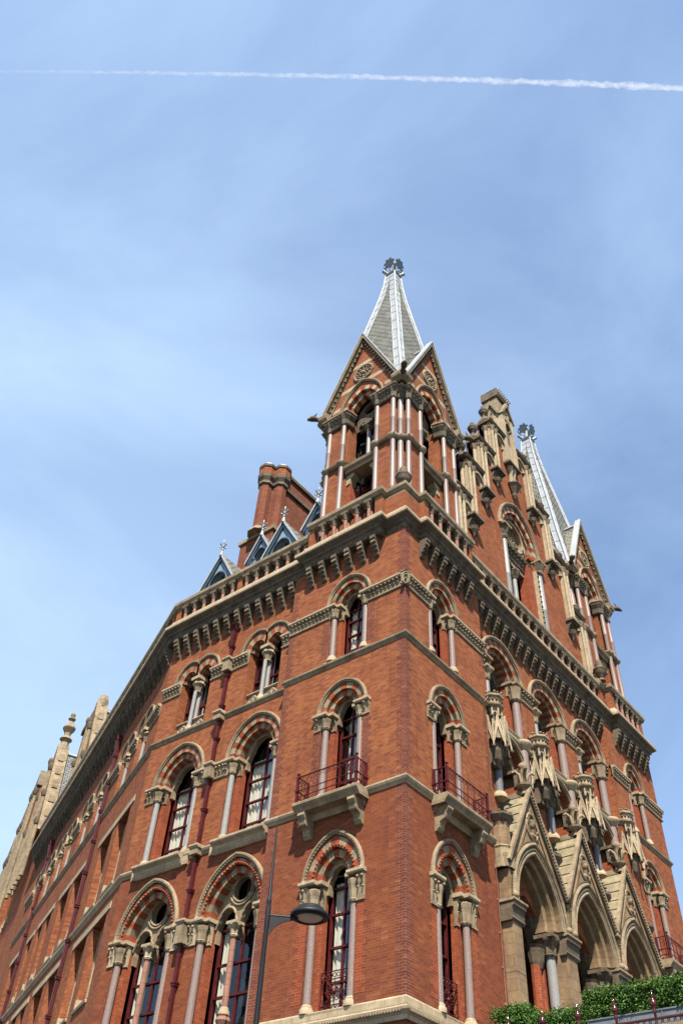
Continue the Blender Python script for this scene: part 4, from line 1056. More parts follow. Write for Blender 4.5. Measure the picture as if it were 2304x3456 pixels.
for sx in (-1, 1):                                      # gargoyles leaning out of the corners
    for sy in (-1, 1):
        d = Vector((sx, sy, 0)).normalized(); g = M().mat('stone_soot_shade')
        def gp(a, z): return (TX+d.x*a, TY+d.y*a, z)
        P = []; rad = [(.15, 2.5, 20.75), (.17, 2.85, 20.85), (.16, 3.2, 20.9), (.12, 3.5, 20.92), (.11, 3.7, 20.95), (.15, 3.85, 21.0), (.15, 4.0, 20.98), (.09, 4.12, 20.9), (.06, 4.2, 20.86)]
        side = Vector((-d.y, d.x, 0)); V_ = []
        for r_, a, z in rad:
            c = Vector(gp(a, z))
            for j in range(8): an = 2*math.pi*j/8; V_.append(c+side*r_*math.cos(an)+Vector((0, 0, r_*1.1*math.sin(an))))
        n = len(rad); g.add(V_, [(i*8+j, i*8+(j+1) % 8, (i+1)*8+(j+1) % 8, (i+1)*8+j) for i in range(n-1) for j in range(8)]+[tuple(range(8)), tuple((n-1)*8+j for j in range(8))], True)
        for s_ in (-1, 1):
            g.tube([Vector(gp(3.85, 21.1))+side*.1*s_, Vector(gp(3.75, 21.28))+side*.14*s_], .05, 5, r1=.015)
            g.tube([Vector(gp(3.0, 20.8))+side*.14*s_, Vector(gp(3.3, 20.7))+side*.2*s_, Vector(gp(3.5, 20.66))+side*.17*s_], .06, 6)
            g.add([Vector(gp(2.8, 20.9))+side*.15*s_, Vector(gp(2.7, 21.3))+side*.35*s_, Vector(gp(3.15, 21.05))+side*.2*s_, Vector(gp(2.9, 21.0))+side*.12*s_], [(0, 1, 2), (1, 2, 3), (0, 1, 3)])
        g.build('gargoyle', tur)
SP = [(20.9, 2.32), (22.3, 2.10), (24.5, 1.74), (27, 1.40), (29.5, 1.05), (31.5, .76), (33.2, .53), (34.6, .38), (35.75, .31)]
def sph(z):
    for (a, p), (b, q) in zip(SP, SP[1:]):
        if a <= z <= b: return p+(q-p)*(z-a)/(b-a)
s = M().mat('slate')
SPU = [(21.8, 2.18)]+SP[1:]
V_ = [(TX+sx*h, TY+sy*h, z) for z, h in SPU for sx, sy in ((-1, -1), (1, -1), (1, 1), (-1, 1))]
s.add(V_, [(4*i+j, 4*i+(j+1) % 4, 4*i+4+(j+1) % 4, 4*i+4+j) for i in range(len(SP)-1) for j in range(4)])
for F in TF:                                           # cross roofs behind the gables
    for sg in (-1, 1):
        s.add([F.p(sg*2.3, 20.85, 2.32), F.p(0, 26.0, 2.32), F.p(0, 26.0, .6), F.p(sg*2.3, 20.85, 1.2)], [(0, 1, 2, 3)])
    s.mat('lead'); s.tube([F.p(0, 26.02, 2.35), F.p(0, 26.02, 1.3)], .11, 6); s.mat('slate')
s.mat('lead')                                          # broad lead strips down the four arrises, with rolls
for sx, sy in ((-1, -1), (1, -1), (1, 1), (-1, 1)):
    for i in range(len(SP)-1):
        (z0, h0), (z1, h1) = SP[i], SP[i+1]; o_ = .025
        b0, b1 = min(h0, .35), min(h1, .35)
        for ax in (0, 1):
            def pt(h, b, z, e):
                a = (h+o_, h+o_) if e else (h+o_, h-b)
                if ax: a = a[::-1]
                return (TX+sx*a[0], TY+sy*a[1], z)
            s.add([pt(h0, b0, z0, 1), pt(h0, b0, z0, 0), pt(h1, b1, z1, 0), pt(h1, b1, z1, 1)], [(0, 1, 2, 3)])
            for zz in ([z0+.02+(z1-z0)*q for q in (0, .5)]):
                h = sph(zz); s.mat('lead_dark'); b = min(h, .35)
                def pt2(h, b, z, e, o=.03):
                    a = (h+o, h+o) if e else (h+o, h-b)
                    if ax: a = a[::-1]
                    return Vector((TX+sx*a[0], TY+sy*a[1], z))
                s.tube([pt2(h, b, zz, 1), pt2(h, b, zz+.12, 0)], .008, 4); s.mat('lead')
            if z0 < 32: s.tube([pt2(h0, min(h0, .35), z0, 0), pt2(h1, min(h1, .35), z1, 0)], .03, 5)
    s.tube([(TX+sx*(h+.03), TY+sy*(h+.03), z) for z, h in SP], .085, 8, r1=.06)
s.mat('lead_dark')
for F in TF:                                           # lead gutter at the feet of the spire
    for sg in (-1, 1): s.box(F, *sorted((sg*1.62, sg*2.2)), 21.15, 21.4, 1.95, 2.25)
s.build('spire', tur)
f = M().mat('lead_dark')
f.plan([(TX-.46, TY-.46), (TX+.46, TY-.46), (TX+.46, TY+.46), (TX-.46, TY+.46)], 35.75, 36.0)
f.mat('lead'); f.plan([(TX-.36, TY-.36), (TX+.36, TY-.36), (TX+.36, TY+.36), (TX-.36, TY+.36)], 36.0, 36.08)
f.lathe((TX, TY, 36.05), [(.2, 0), (.12, .4), (.16, .8), (.12, 1.3), (.2, 1.75), (.22, 1.95), (.1, 2.05)], 10)
for i in range(8):
    a = i*math.pi/4; d = Vector((math.cos(a), math.sin(a), 0)); c = Vector((TX, TY, 36.05))
    f.tube([c+d*.22, c+d*.3+Vector((0, 0, .3)), c+d*.48+Vector((0, 0, .42)), c+d*.52+Vector((0, 0, .3))], .07, 6)
for i in range(4):
    a = i*math.pi/2; d = Vector((math.cos(a), math.sin(a), 0)); e = Vector((-d.y, d.x, 0)); c = Vector((TX, TY, 36.2))+d*.12
    f.mat('lead_dark'); n = 26; pts = []
    for j in range(n):
        q = 2*math.pi*j/n; rad = .46*(1+.2*math.cos(7*q))
        pts.append((rad*math.sin(q)*1.0, .62+.52-(rad*math.cos(q))*1.15+.0))
    for th_ in (0, .05):
        pass
    V_ = [c+e*x+Vector((0, 0, y))+d*(.28+.22*(y-.3)) for x, y in pts]; V2 = [p+d*.06 for p in V_]
    f.add(V_+V2, [tuple(range(n)), tuple(range(n, 2*n))]+[(j, (j+1) % n, n+(j+1) % n, n+j) for j in range(n)])
    d2_ = (d+e).normalized(); c2 = Vector((TX, TY, 36.05))
    f.mat('lead'); f.tube([c2+d2_*.3+Vector((0, 0, .05)), c2+d2_*.6+Vector((0, 0, .3)), c2+d2_*.85+Vector((0, 0, .55))], .1, 6, r1=.16)
k_ = .72; f.v = [(TX+(x-TX)*k_*1.05, TY+(y-TY)*k_*1.05, 35.72+(z-35.75)*k_) if z > 36.01 else (TX+(x-TX)*.82, TY+(y-TY)*.82, z-.06) for x, y, z in f.v]
f.build('finial', tur)
tur2 = tur.copy(); COL.objects.link(tur2); tur2.parent = hotel
for ch_ in tur.children: copy_tree(ch_, tur2)
tur2.location = (19.0-TX, 0, 0)
u = M().mat('stone_soot_shade')                               # urn on the corner of the parapet
def urn(m, c, s=1.0):
    m.lathe(c, [(.2*s, 0), (.14*s, .1*s), (.12*s, .2*s), (.24*s, .32*s), (.3*s, .5*s), (.3*s, .62*s), (.33*s, .66*s), (.33*s, .72*s), (.24*s, .76*s), (.17*s, .9*s), (.2*s, 1.0*s), (.13*s, 1.12*s), (.15*s, 1.2*s), (.04*s, 1.34*s)], 12, True, 6, .1)
urn(u, (.25, .25, 13.0)); u.build('urn', hotel)
u = M().mat('stone_soot_shade'); urn(u, (16.95, -.15, 12.98)); u.build('urn', hotel)

# ---- stepped gable in the middle of the entrance front -----------------------------------------------------------
GF = Fr((10.8, .5, 0), (1, 0, 0), (0, -1, 0))
ST = [(6.2, 17.1), (5.05, 20.15), (3.6, 23.0), (2.15, 25.95)]
op = Arch(-.02, 18.15, 1.55, 2.15)
pts = [(-6.2, 11.2)]
for i, (hw, z) in enumerate(ST): pts += [(-hw, z), (-(ST[i+1][0] if i < 3 else .6), z)]
right = [(-x, z) for x, z in reversed(pts)]
g = M().mat('brick'); g.wall(GF, pts+right, [op.hole(12.6)], 0, .7, .6); gab = g.build('gable', hotel)
s = M()
s.stripes(GF, Arch(-.02, 18.15, 1.5, 2.1), 0, .36, -.25, .012, 'brick_rubbed', 'stone_pale', 21)
s.stripes(GF, Arch(-.02, 18.15, 1.25, 1.75), 0, .245, -.55, -.12, 'brick_rubbed', 'stone', 17)
s.mat('brick_rubbed'); s.box(GF, .95, 1.5, 12.6, 17.5, -.7, -.15); s.box(GF, -1.55, -1.25, 12.6, 17.5, -.7, -.2)
s.mat('stone_pale'); s.box(GF, 1.505, 1.68, 12, 17.4, -.3, .05)
s.mat('stone_soot_shade')
for i in range(16): s.ball(GF.p(1.59, 12.4+.33*i, .06), .075, n=6, m=4)
s.build('surround', gab)
hood(gab, GF, Arch(-.02, 18.15, 1.86, 2.55), 0, .17, 0, .16)
t = M().mat('stone'); ro = Arch(-.02, 18.15, 1.3, 1.82).hole(17.6); zc = 18.75
t.wall(GF, ro, [[(-.02+.85*math.cos(2*math.pi*i/32), zc+.85*math.sin(2*math.pi*i/32)) for i in range(32)]], -.32, .2)
for r_, tt in ((.93, .09), (1.12, .06)): t.tube([GF.p(-.02+r_*math.cos(2*math.pi*i/32), zc+r_*math.sin(2*math.pi*i/32), -.28) for i in range(33)], tt, 7)
t.mat('stone_soot_shade').prism(GF, [(-.02+.86*math.cos(2*math.pi*i/32), zc+.86*math.sin(2*math.pi*i/32)) for i in range(32)], -.62, -.52)
t.mat('stone')
for n, r_, q in ((8, .55, .15), (12, .76, .08), (1, 0, .2)):
    for i in range(n):
        a = 2*math.pi*i/n; t.tube([GF.p(-.02+r_*math.cos(a)+q*math.cos(b), zc+r_*math.sin(a)+q*math.sin(b), -.5) for b in [2*math.pi*j/10 for j in range(11)]], .04, 5)
t.mat('stone_soot_shade').leaves(GF, -1.5, 1.5, 17.05, 17.6, -.4, .22, .3); t.mat('stone').side(GF, [(-.7, 17.6), (-.16, 17.6), (-.12, 17.7), (-.2, 17.78), (-.7, 17.78)], -1.5, 1.5)
t.box(GF, -1.5, 1.5, 16.7, 17.05, -.75, -.4)
t.build('rose_window', gab)
w_ = M(); joinery(w_, GF, -1.2, .95, 12.6, 16.7, -.95, [14.2, 15.4], [-.2], .09); wo = w_.build('window', gab)
pane(gab, GF, -1.2, .95, 12.6, 16.8, -1.0)
x = M().mat('unlit_dark'); x.box(GF, -2.4, 2.4, 12, 21, -1.9, -1.8); x.build('dark_backing', gab)  # near-black sheet stands for darkness behind the gable window
for u_, r_ in ((-1.62, .14), (1.85, .17)):
    c = M().mat('granite_grey'); P = GF.p(u_, 0, .0); c.lathe((P.x, P.y, 0), [(r_, 12), (r_, 14.9), (r_*1.05, 14.92), (r_*1.05, 14.97), (r_*.96, 14.99), (r_*.94, 17.3)], 16)
    c.mat('stone_soot_shade'); c.lathe((P.x, P.y, 0), [(r_*1.2, 17.25), (r_*1.3, 17.35), (r_*1.2, 17.5), (r_*2, 17.95), (r_*1.8, 18.02)], 20, False, 8, .2); c.mat('stone').box(GF, u_-.34, u_+.34, 18.0, 18.14, -.3, .34); c.build('column', gab)
for u_ in (-.75, .12):
    c = M().mat('granite_grey'); P = GF.p(u_, 0, -.55); c.lathe((P.x, P.y, 0), [(.13, 12.6), (.125, 16.1)], 8); c.mat('stone_soot_shade'); c.lathe((P.x, P.y, 0), [(.15, 16.1), (.16, 16.2), (.3, 16.55), (.26, 16.7)], 16, False, 8, .2); c.build('column', gab)
for sg in (-1, 1):
    def bx(m, a, b, z0, z1, w0, w1): m.box(GF, *sorted((sg*a, sg*b)), z0, z1, w0, w1)
    for i, (hw, ze) in enumerate(ST):
        zl = 11.3 if i == 0 else ST[i-1][1]-1.05        # foot of this step's shafted pilaster
        m = M().mat('stone_pale')
        bx(m, hw-.5, hw, zl, ze-.06, -.5, .18)
        for q in (.1, .45):
            P = GF.p(sg*(hw-q), 0, .24); m.lathe((P.x, P.y, 0), [(.085, zl), (.08, ze-.75)], 10); m.mat('stone'); m.lathe((P.x, P.y, 0), [(.09, ze-.76), (.1, ze-.68), (.16, ze-.45), (.13, ze-.4)], 14, False, 6, .2); m.mat('stone_pale')
        P = GF.p(sg*(hw+.04), 0, -.1); m.lathe((P.x, P.y, 0), [(.1, zl), (.1, ze-.75)], 10); m.mat('stone'); m.lathe((P.x, P.y, 0), [(.11, ze-.76), (.2, ze-.45), (.16, ze-.4)], 14, False, 6, .2)
        m.build('pilaster', gab)
        m = M().mat('stone')                           # niche arch and the little roof of the step
        nin = (ST[i+1][0] if i < 3 else .62); nc = (nin+hw-.55)/2; nh = (hw-.55-nin)/2
        zs_ = ze-1.02; ar = Arch(sg*nc, zs_, nh, min(nh*1.35, .8))
        poly = [(sg*nc-nh-.02, zs_)]+[ar.P(-1+2*j/14) for j in range(15)]+[(sg*nc+nh+.02, zs_), (sg*nc+nh+.02, ze-.05), (sg*nc-nh-.02, ze-.05)]
        m.mat('stone_pale').prism(GF, poly, -.1, .18)
        m.sweep(GF, ar, [(-.1, -.1), (-.1, .1), (-.02, .14), (-.02, -.1)], n=16)
        m.sweep(GF, ar, [(.03, .1), (.03, .24), (.12, .24), (.12, .1)], n=16)
        a, b = nin-.06, hw+.14
        m.mat('stone_soot_shade'); bx(m, a, b, ze-.05, ze+.05, -.55, .30)
        m.mat('stone').side(GF, [(.33, ze+.052), (.36, ze+.11), (-.13, ze+.56), (-.6, ze+.11), (-.56, ze+.052)], *sorted((sg*a, sg*b)))
        m.mat('stone_soot_shade').prism(Fr(GF.p(sg*(b+.002), 0, 0), GF.N, GF.U*sg), [(-.42, ze+.1), (-.13, ze+.38), (.18, ze+.1)], 0, .012)  # dark triangle painted as a shaded recess in the gablet end
        urn(m.mat('stone_soot_shade'), tuple(GF.p(sg*(hw+.0), ze+.52, -.13)), .8); m.ball(GF.p(sg*(hw-.42), ze+.55, -.13), .17)
        m.build('gablet', gab)
        if i > 0:
            m = M().mat('stone_soot_shade'); zc_ = zl
            P = GF.p(sg*(hw-.3), 0, .05)
            m.box(GF, sg*(hw-.3)-.44, sg*(hw-.3)+.44, zc_-.13, zc_, -.4, .46)
            m.leaves(GF, sg*(hw-.3)-.36, sg*(hw-.3)+.36, zc_-.78, zc_-.131, .0, .36, .18)
            m.lathe((P.x, P.y-.05, 0), [(.03, zc_-1.15), (.1, zc_-.95), (.2, zc_-.78), (.26, zc_-.6)], 10, False); m.build('console', gab)
m = M().mat('stone')
m.box(GF, -.6, .6, 25.9, 28.2, -.85, .1); m.mat('stone_pale')
for q in (-.5, .5): m.box(GF, q-.13, q+.13, 24.0, 28.3, -.3, .3)
m.box(GF, -.64, .64, 23.95, 25.9, -.3, .14)
m.mat('stone'); m.sweep(GF, Arch(0, 27.3, .3, .5), [(0, 0), (0, .28), (.12, .28), (.12, 0)], n=14); m.mat('stone_soot_shade').prism(GF, Arch(0, 27.3, .29, .48).hole(26.2), .05, .112)  # niche shade painted as a dark arched face
for F2, o in ((GF, .32), (Fr(GF.p(-.6, 0, -.4), (0, 1, 0), (-1, 0, 0)), .1), (Fr(GF.p(.6, 0, -.4), (0, 1, 0), (1, 0, 0)), .1)):
    hw_ = .7 if F2 is GF else .55
    m.mat('stone').prism(F2, [(-hw_, 28.2), (-hw_+.1, 28.2), (0, 29.4), (hw_-.1, 28.2), (hw_, 28.2), (0, 29.75)], o-.2, o+.06)
    m.mat('stone_pale').prism(F2, [(-hw_+.06, 28.2), (0, 29.5), (hw_-.06, 28.2)], o-.25, o-.1)
    m.mat('stone_soot_shade'); [m.ball(F2.p(-hw_*.5+hw_*.5*j, 28.6+.0*j, o-.05), .06, n=6, m=4) for j in range(3)]
m.mat('stone'); m.box(GF, -.62, .62, 28.2, 30.3, -.85, .05)
m.mat('stone_soot_shade')
q = [(GF.p(a, 0, b).x, GF.p(a, 0, b).y) for a, b in ((-.62, .06), (.62, .06), (.62, -.86), (-.62, -.86))]
m.run(q, [(-.1, 30.0), (0, 30.0), (.08, 30.1), (.06, 30.2), (.28, 30.5), (.34, 30.52), (.34, 30.66), (-.1, 30.7)], True)
m.mat('stone').plan(q, 30.3, 30.72)
m.leaves(GF, -.7, .7, 30.05, 30.5, .06, .25, .18)
m.mat('stone_soot_shade'); m.box(GF, -.62, .62, 23.85, 23.97, -.3, .42)
P = GF.p(0, 0, .1)
m.mat('stone_pale'); m.lathe((P.x-.16, P.y, 0), [(.13, 22.5), (.13, 23.3), (.2, 23.6), (.22, 23.85)], 10); m.lathe((P.x+.16, P.y, 0), [(.13, 22.5), (.13, 23.3), (.2, 23.6), (.22, 23.85)], 10)
m.mat('stone_soot_shade'); m.lathe((P.x, P.y, 0), [(.04, 21.4), (.14, 21.65), (.14, 21.8), (.3, 22.2), (.42, 22.4), (.4, 22.52)], 12, False, 6, .15)
m.build('pinnacle', gab)
m = M().mat('slate'); m.add([GF.p(-6, 17, -.6), GF.p(0, 26, -.6), GF.p(6, 17, -.6), GF.p(-6, 17, -8), GF.p(0, 26, -8), GF.p(6, 17, -8)], [(0, 1, 4, 3), (1, 2, 5, 4), (3, 4, 5)]); m.add([GF.p(-6, 11, -.7), GF.p(-6, 17, -.7), GF.p(-6, 17, -8), GF.p(-6, 11, -8)], [(0, 1, 2, 3)]); m.add([GF.p(6, 11, -.7), GF.p(6, 17, -.7), GF.p(6, 17, -8), GF.p(6, 11, -8)], [(0, 1, 2, 3)]); m.build('roof', hotel)

# ---- canopied brackets between the middle bays ----------------------------------------------------------------------
def canopy(c, wv=.0):
    P = B.p(c, 0, wv); m = M().mat('stone_pale'); a0 = math.pi/8
    m.lathe((P.x, P.y, 0), [(.30, 4.55), (.27, 5.22), (.3, 5.3), (.43, 5.36), (.45, 5.42), (.37, 5.46)], 8, False, a0=a0)
    m.lathe((P.x, P.y, 0), [(.36, 5.46), (.36, 5.72), (.45, 5.75), (.46, 5.82), (.4, 5.86)], 8, False, a0=a0)
    m.mat('stone_soot_shade')
    for i in range(8):
        a = a0+math.pi*i/4+math.pi/8; d = Vector((math.cos(a), math.sin(a), 0)); e = Vector((-d.y, d.x, 0)); Fk = Fr((P.x, P.y, 0), e, d)
        for k_ in (-.08, .08): m.mat('stone_soot_shade').ball(Fk.p(k_, 5.6, .34), .055, n=6, m=4)
        m.mat('unlit_dark').prism(Fk, Arch(0, 5.0, .055, .12).hole(4.66), .2, .268+.004)  # slots painted near-black to read as shaded openings
        m.mat('stone'); m.ball(Fk.p(0, 5.9, .4), .06, n=6, m=4); m.ball(Fk.p(.12, 5.88, .4), .045, n=6, m=4)
        a2 = a+math.pi/8; d2_ = Vector((math.cos(a2), math.sin(a2), 0)); Q = Vector((P.x, P.y, 0))
        m.mat('stone_pale').tube([Q+d2_*.31+Vector((0, 0, 4.5)), Q+d2_*.31+Vector((0, 0, 5.3))], .04, 6)
        m.tube([Q+d2_*.56+Vector((0, 0, 3.55)), Q+d2_*.48+Vector((0, 0, 4.3)), Q+d2_*.36+Vector((0, 0, 4.75))], .038, 6, r1=.025)
        m.mat('stone_soot_shade'); m.ball(Q+d2_*.57+Vector((0, 0, 3.5)), .075, n=6, m=5); m.ball(Q+d2_*.4+Vector((0, 0, 4.86)), .07, n=6, m=4)
        m.mat('stone_pale').prism(Fk, [(-.21, 3.75), (-.15, 3.75), (0, 4.35), (.15, 3.75), (.21, 3.75), (.04, 4.75), (0, 4.9), (-.04, 4.75)], .42, .5)
        m.mat('stone').prism(Fk, [(-.17, 3.9), (0, 4.65), (.17, 3.9)], .34, .44)
    m.mat('stone_soot_shade'); m.lathe((P.x, P.y, 0), [(.1, 3.7), (.26, 3.85), (.3, 4.2), (.3, 4.6)], 8, False, a0=a0)  # dark bowl stands for the shadowed hollow under the canopy
    m.mat('stone_soot_shade'); m.lathe((P.x, P.y, 0), [(.04, 3.0), (.16, 3.2), (.24, 3.5), (.26, 3.8)], 10, False, 5, .15)
    m.box(B, c-.3, c+.3, 3.0, 5.6, -.35, -.05)
    m.build('canopy', hotel)
for c in (5.72, 9.22, 13.05, 16.85): canopy(c, -.02)

# ---- stone porch with three gables ------------------------------------------------------------------------------------
W = .4
for c in PX:
    ar = Arch(c, -1.97, 1.38, 2.05); cc = c
    g = M().mat('stone_warm')
    hp = ar.hole(-1.97)
    poly = [(cc-1.86, -1.97), (cc-1.86, -.87), (cc, 2.25), (cc+1.86, -.87), (cc+1.86, -1.97)]+list(reversed(hp))
    g.prism(B, poly, -.22, W)
    po = g.build('porch', hotel)
    h = M().mat('stone')
    for d0, d1, pj in ((.3, .42, .12), (.16, .25, .07), (.02, .12, .06)):
        h.sweep(B, ar, [(d0, W-.05), (d0, W+pj*.6), (d0+(d1-d0)*.4, W+pj), (d1, W+pj*.7), (d1, W-.05)], n=30)
    h.mat('stone_warm')
    for d0, d1, a, b in ((-.14, -.02, -.3, .24), (-.28, -.15, -.45, .0)):
        h.sweep(B, ar, [(d0, a), (d0, b-.06), (d0+.05, b), (d1, b), (d1, a)], n=30)
    for sg in (-1, 1): h.mat('stone').ball(B.p(cc+sg*1.74, -1.86, W+.1), .12)
    h.mat('stone_soot_shade')
    for i in range(60):
        u_, z_ = ar.P(-.97+1.94*i/59, .46); h.ball(B.p(u_, z_, W+.04), .03, n=5, m=4)
    h.build('arch_mouldings', po)
    i_ = M().mat('stone_soot_shade')                         # inner cusped arch, deep in the porch, its shade put into the stone colour
    hole = trefoil(cc+.25, -2.35, 1.05, -7.9, 36, .2, 1.55)
    i_.wall(B, [(cc-1.6, -8.1), (cc-1.6, .3), (cc+1.8, .3), (cc+1.8, -8.1)], [hole], -.55, .3)
    i_.tube([B.p(u_, z_, -.53) for u_, z_ in trefoil(cc+.25, -2.35, 1.13, -7.9, 36, .19, 1.5)[1:-1]], .07, 6)
    i_.mat('unlit_dark'); i_.box(B, cc-1.6, cc+1.8, -8.1, .3, -1.95, -1.85)  # near-black back sheet paints the darkness inside the porch
    i_.mat('brick_rubbed'); 
    for q in (1.0, 1.28): P = B.p(cc+q, 0, -.5); i_.lathe((P.x, P.y, 0), [(.17, -8), (.17, -3.0)], 10, False)
    i_.mat('stone_soot_shade'); P = B.p(cc+1.1, 0, -.5); i_.lathe((P.x, P.y, 0), [(.2, -3.1), (.26, -2.9), (.34, -2.5), (.4, -2.4)], 12, False)
    i_.mat('maroon'); i_.box(B, cc-.85, cc-.75, -8, -1.2, -1.0, -.9); i_.box(B, cc+.2, cc+.3, -8, -1.2, -1.0, -.9); i_.box(B, cc-.8, cc+1.2, -3.2, -3.08, -1.0, -.9)
    i_.build('inner_arch', po)
    g = M()
    for sg in (-1, 1):                                 # coping with nailhead edge, roof of stone slabs
        dz, dx = 3.12, 1.84; L_ = math.hypot(dx, dz); nx, nz = sg*dz/L_, dx/L_
        p0, p1 = (cc+sg*1.84, -.87), (cc, 2.25)
        g.mat('stone_soot_shade').prism(B, [p0, (p0[0]+nx*.1, p0[1]+nz*.1), (cc, p1[1]+.2), p1], W-.05, W+.1)
        g.mat('stone').prism(B, [(p0[0]+nx*.102, p0[1]+nz*.102), (p0[0]+nx*.19, p0[1]+nz*.19), (cc, p1[1]+.38), (cc, p1[1]+.203)], W+.0, W+.15)
        for j in range(34):
            q = (j+.5)/34; g.ball(B.p(p0[0]+(cc-p0[0])*q+nx*.09, p0[1]+dz*q+nz*.09, W+.12), .034, n=5, m=4)
        g.mat('stone_warm').prism(B, [(p0[0]-nx*.3, p0[1]-nz*.3), (p0[0]-nx*.22, p0[1]-nz*.22), (cc, p1[1]-.44), (cc, p1[1]-.6)], W-.05, W+.05)
        g.mat('stone_lichen'); n = 7
        for j in range(n):
            a, b = j/n, (j+1)/n
            qa = (p0[0]+(cc-p0[0])*a, p0[1]+dz*a); qb = (p0[0]+(cc-p0[0])*b, p0[1]+dz*b)
            g.prism(B, [(qa[0]-nx*.03, qa[1]-nz*.03), (qa[0]+nx*.105, qa[1]+nz*.105), (qb[0]+nx*.075, qb[1]+nz*.075), (qb[0]-nx*.03, qb[1]-nz*.03)], -1.15, W-.002)
    g.mat('stone'); g.box(B, cc-.1, cc+.1, 2.28, 2.48, -1.15, W-.2)
    g.build('roof', po)
    r_ = M(); zc = 1.1; rr = .4
    r_.mat('stone').tube([B.p(cc+rr*math.cos(2*math.pi*i/24), zc+rr*1.15*math.sin(2*math.pi*i/24), W+.01) for i in range(25)], .06, 7)
    r_.mat('stone_soot_shade').prism(B, [(cc+rr*math.cos(2*math.pi*i/24), zc+rr*1.15*math.sin(2*math.pi*i/24)) for i in range(24)], W-.1, W+.004)  # dark ground painted to look sunk and shaded behind the head
    P = B.p(cc-.03, zc+.06, W+.05)
    r_.mat('stone_warm'); r_.ball(P, .125, .85, 1, 1.3, n=10, m=8); r_.ball(B.p(cc-.06, zc+.03, W+.19), .03, .8, 1, 1.2, n=6, m=4)
    r_.tube([B.p(cc-.02, zc-.1, W+.04), B.p(cc, zc-.24, W+.02)], .07, 8)
    r_.mat('stone_soot_shade'); r_.ball(B.p(cc-.0, zc+.13, W+.03), .145, 1.0, 1, .95, n=10, m=8); r_.mat('stone_warm'); r_.ball(B.p(cc+.01, zc-.33, W-.0), .2, 1.1, .6, .55, n=10, m=6)
    r_.build('portrait_roundel', po)
    f = M().mat('stone'); P = B.p(cc, 0, W-.1)
    f.lathe((P.x, P.y, 0), [(.16, 2.35), (.12, 2.55), (.28, 2.65), (.3, 2.72), (.12, 2.8), (.11, 3.0), (.15, 3.3), (.17, 3.35)], 10, False); f.ball((P.x, P.y, 3.45), .17)
    for i in range(4):
        a = i*math.pi/2+math.pi/4; d = Vector((math.cos(a), math.sin(a), 0)); c0 = Vector((P.x, P.y, 2.82))
        f.tube([c0+d*.1, c0+d*.16+Vector((0, 0, .3)), c0+d*.32+Vector((0, 0, .42)), c0+d*.42+Vector((0, 0, .34))], .075, 6, r1=.045)
    f.build('finial', po)
k = M()                                                # piers, shafts and moulded caps of the porch
ed = [5.38, 8.93, 12.77, 16.3]
for i, e in enumerate(ed):
    a, b = (-.24, .3) if i == 0 else (-.34, .34)
    k.mat('stone_warm'); k.box(B, e+a, e+b, -9.5, -2.55, -.3, W-.02)
    k.box(B, e+b+.002, e+b+.12, -9.5, -2.6, -.5, .16)
    if i: k.box(B, e+a-.12, e+a-.002, -9.5, -2.6, -.5, .16)
    for z in (-4.1, -5.3, -6.5): k.mat('stone_soot_shade').box(B, e+a-.003, e+b+.003, z-.012, z+.012, -.2, W-.016)
    k.mat('stone_soot_shade'); k.side(B, [(-.4, -2.65), (W, -2.65), (W+.05, -2.58), (W+.02, -2.52), (W+.05, -2.25), (W+.12, -2.2), (W+.13, -2.1), (W+.1, -2.08), (-.4, -2.08)], e+a-.1, e+b+.14)
    k.mat('stone'); k.side(B, [(-.4, -2.078), (W+.1, -2.078), (W+.17, -2.05), (W+.17, -1.98), (-.4, -1.972)], e+a-.14, e+b+.2)
po2 = k.build('porch_pier', hotel)
for e in ed[1:]:
    column(po2, B, e-.56, -.12, -8, -2.7, .17, 'granite_grey', -2.05, capm='stone_soot_shade', nseg=18)
for c, x in ((5.3, .12), (8.95, -.02), (12.8, -.02), (16.55, .0)):
    m = M().mat('stone'); P = B.p(c, 0, x)
    m.box(B, c-.3, c+.3, -1.0, -.55, -.3, x+.32) if c < 6 else None
    m.lathe((P.x, P.y, 0), [(.40, -1.0), (.34, -.35), (.37, -.28), (.31, -.22)], 8, False, a0=math.pi/8)
    m.mat('stone_warm'); m.lathe((P.x, P.y, 0), [(.31, -.22), (.30, .45), (.33, .55)], 8, False, a0=math.pi/8)
    m.mat('stone_soot_shade'); m.lathe((P.x, P.y, 0), [(.32, .55), (.45, .77), (.45, .84), (.28, .86)], 16, False, 8, .1)
    for i in range(12): a = math.pi*i/6; m.ball((P.x+.42*math.cos(a), P.y+.42*math.sin(a), .88), .055, n=5, m=4)
    m.build('pinnacle', po2)

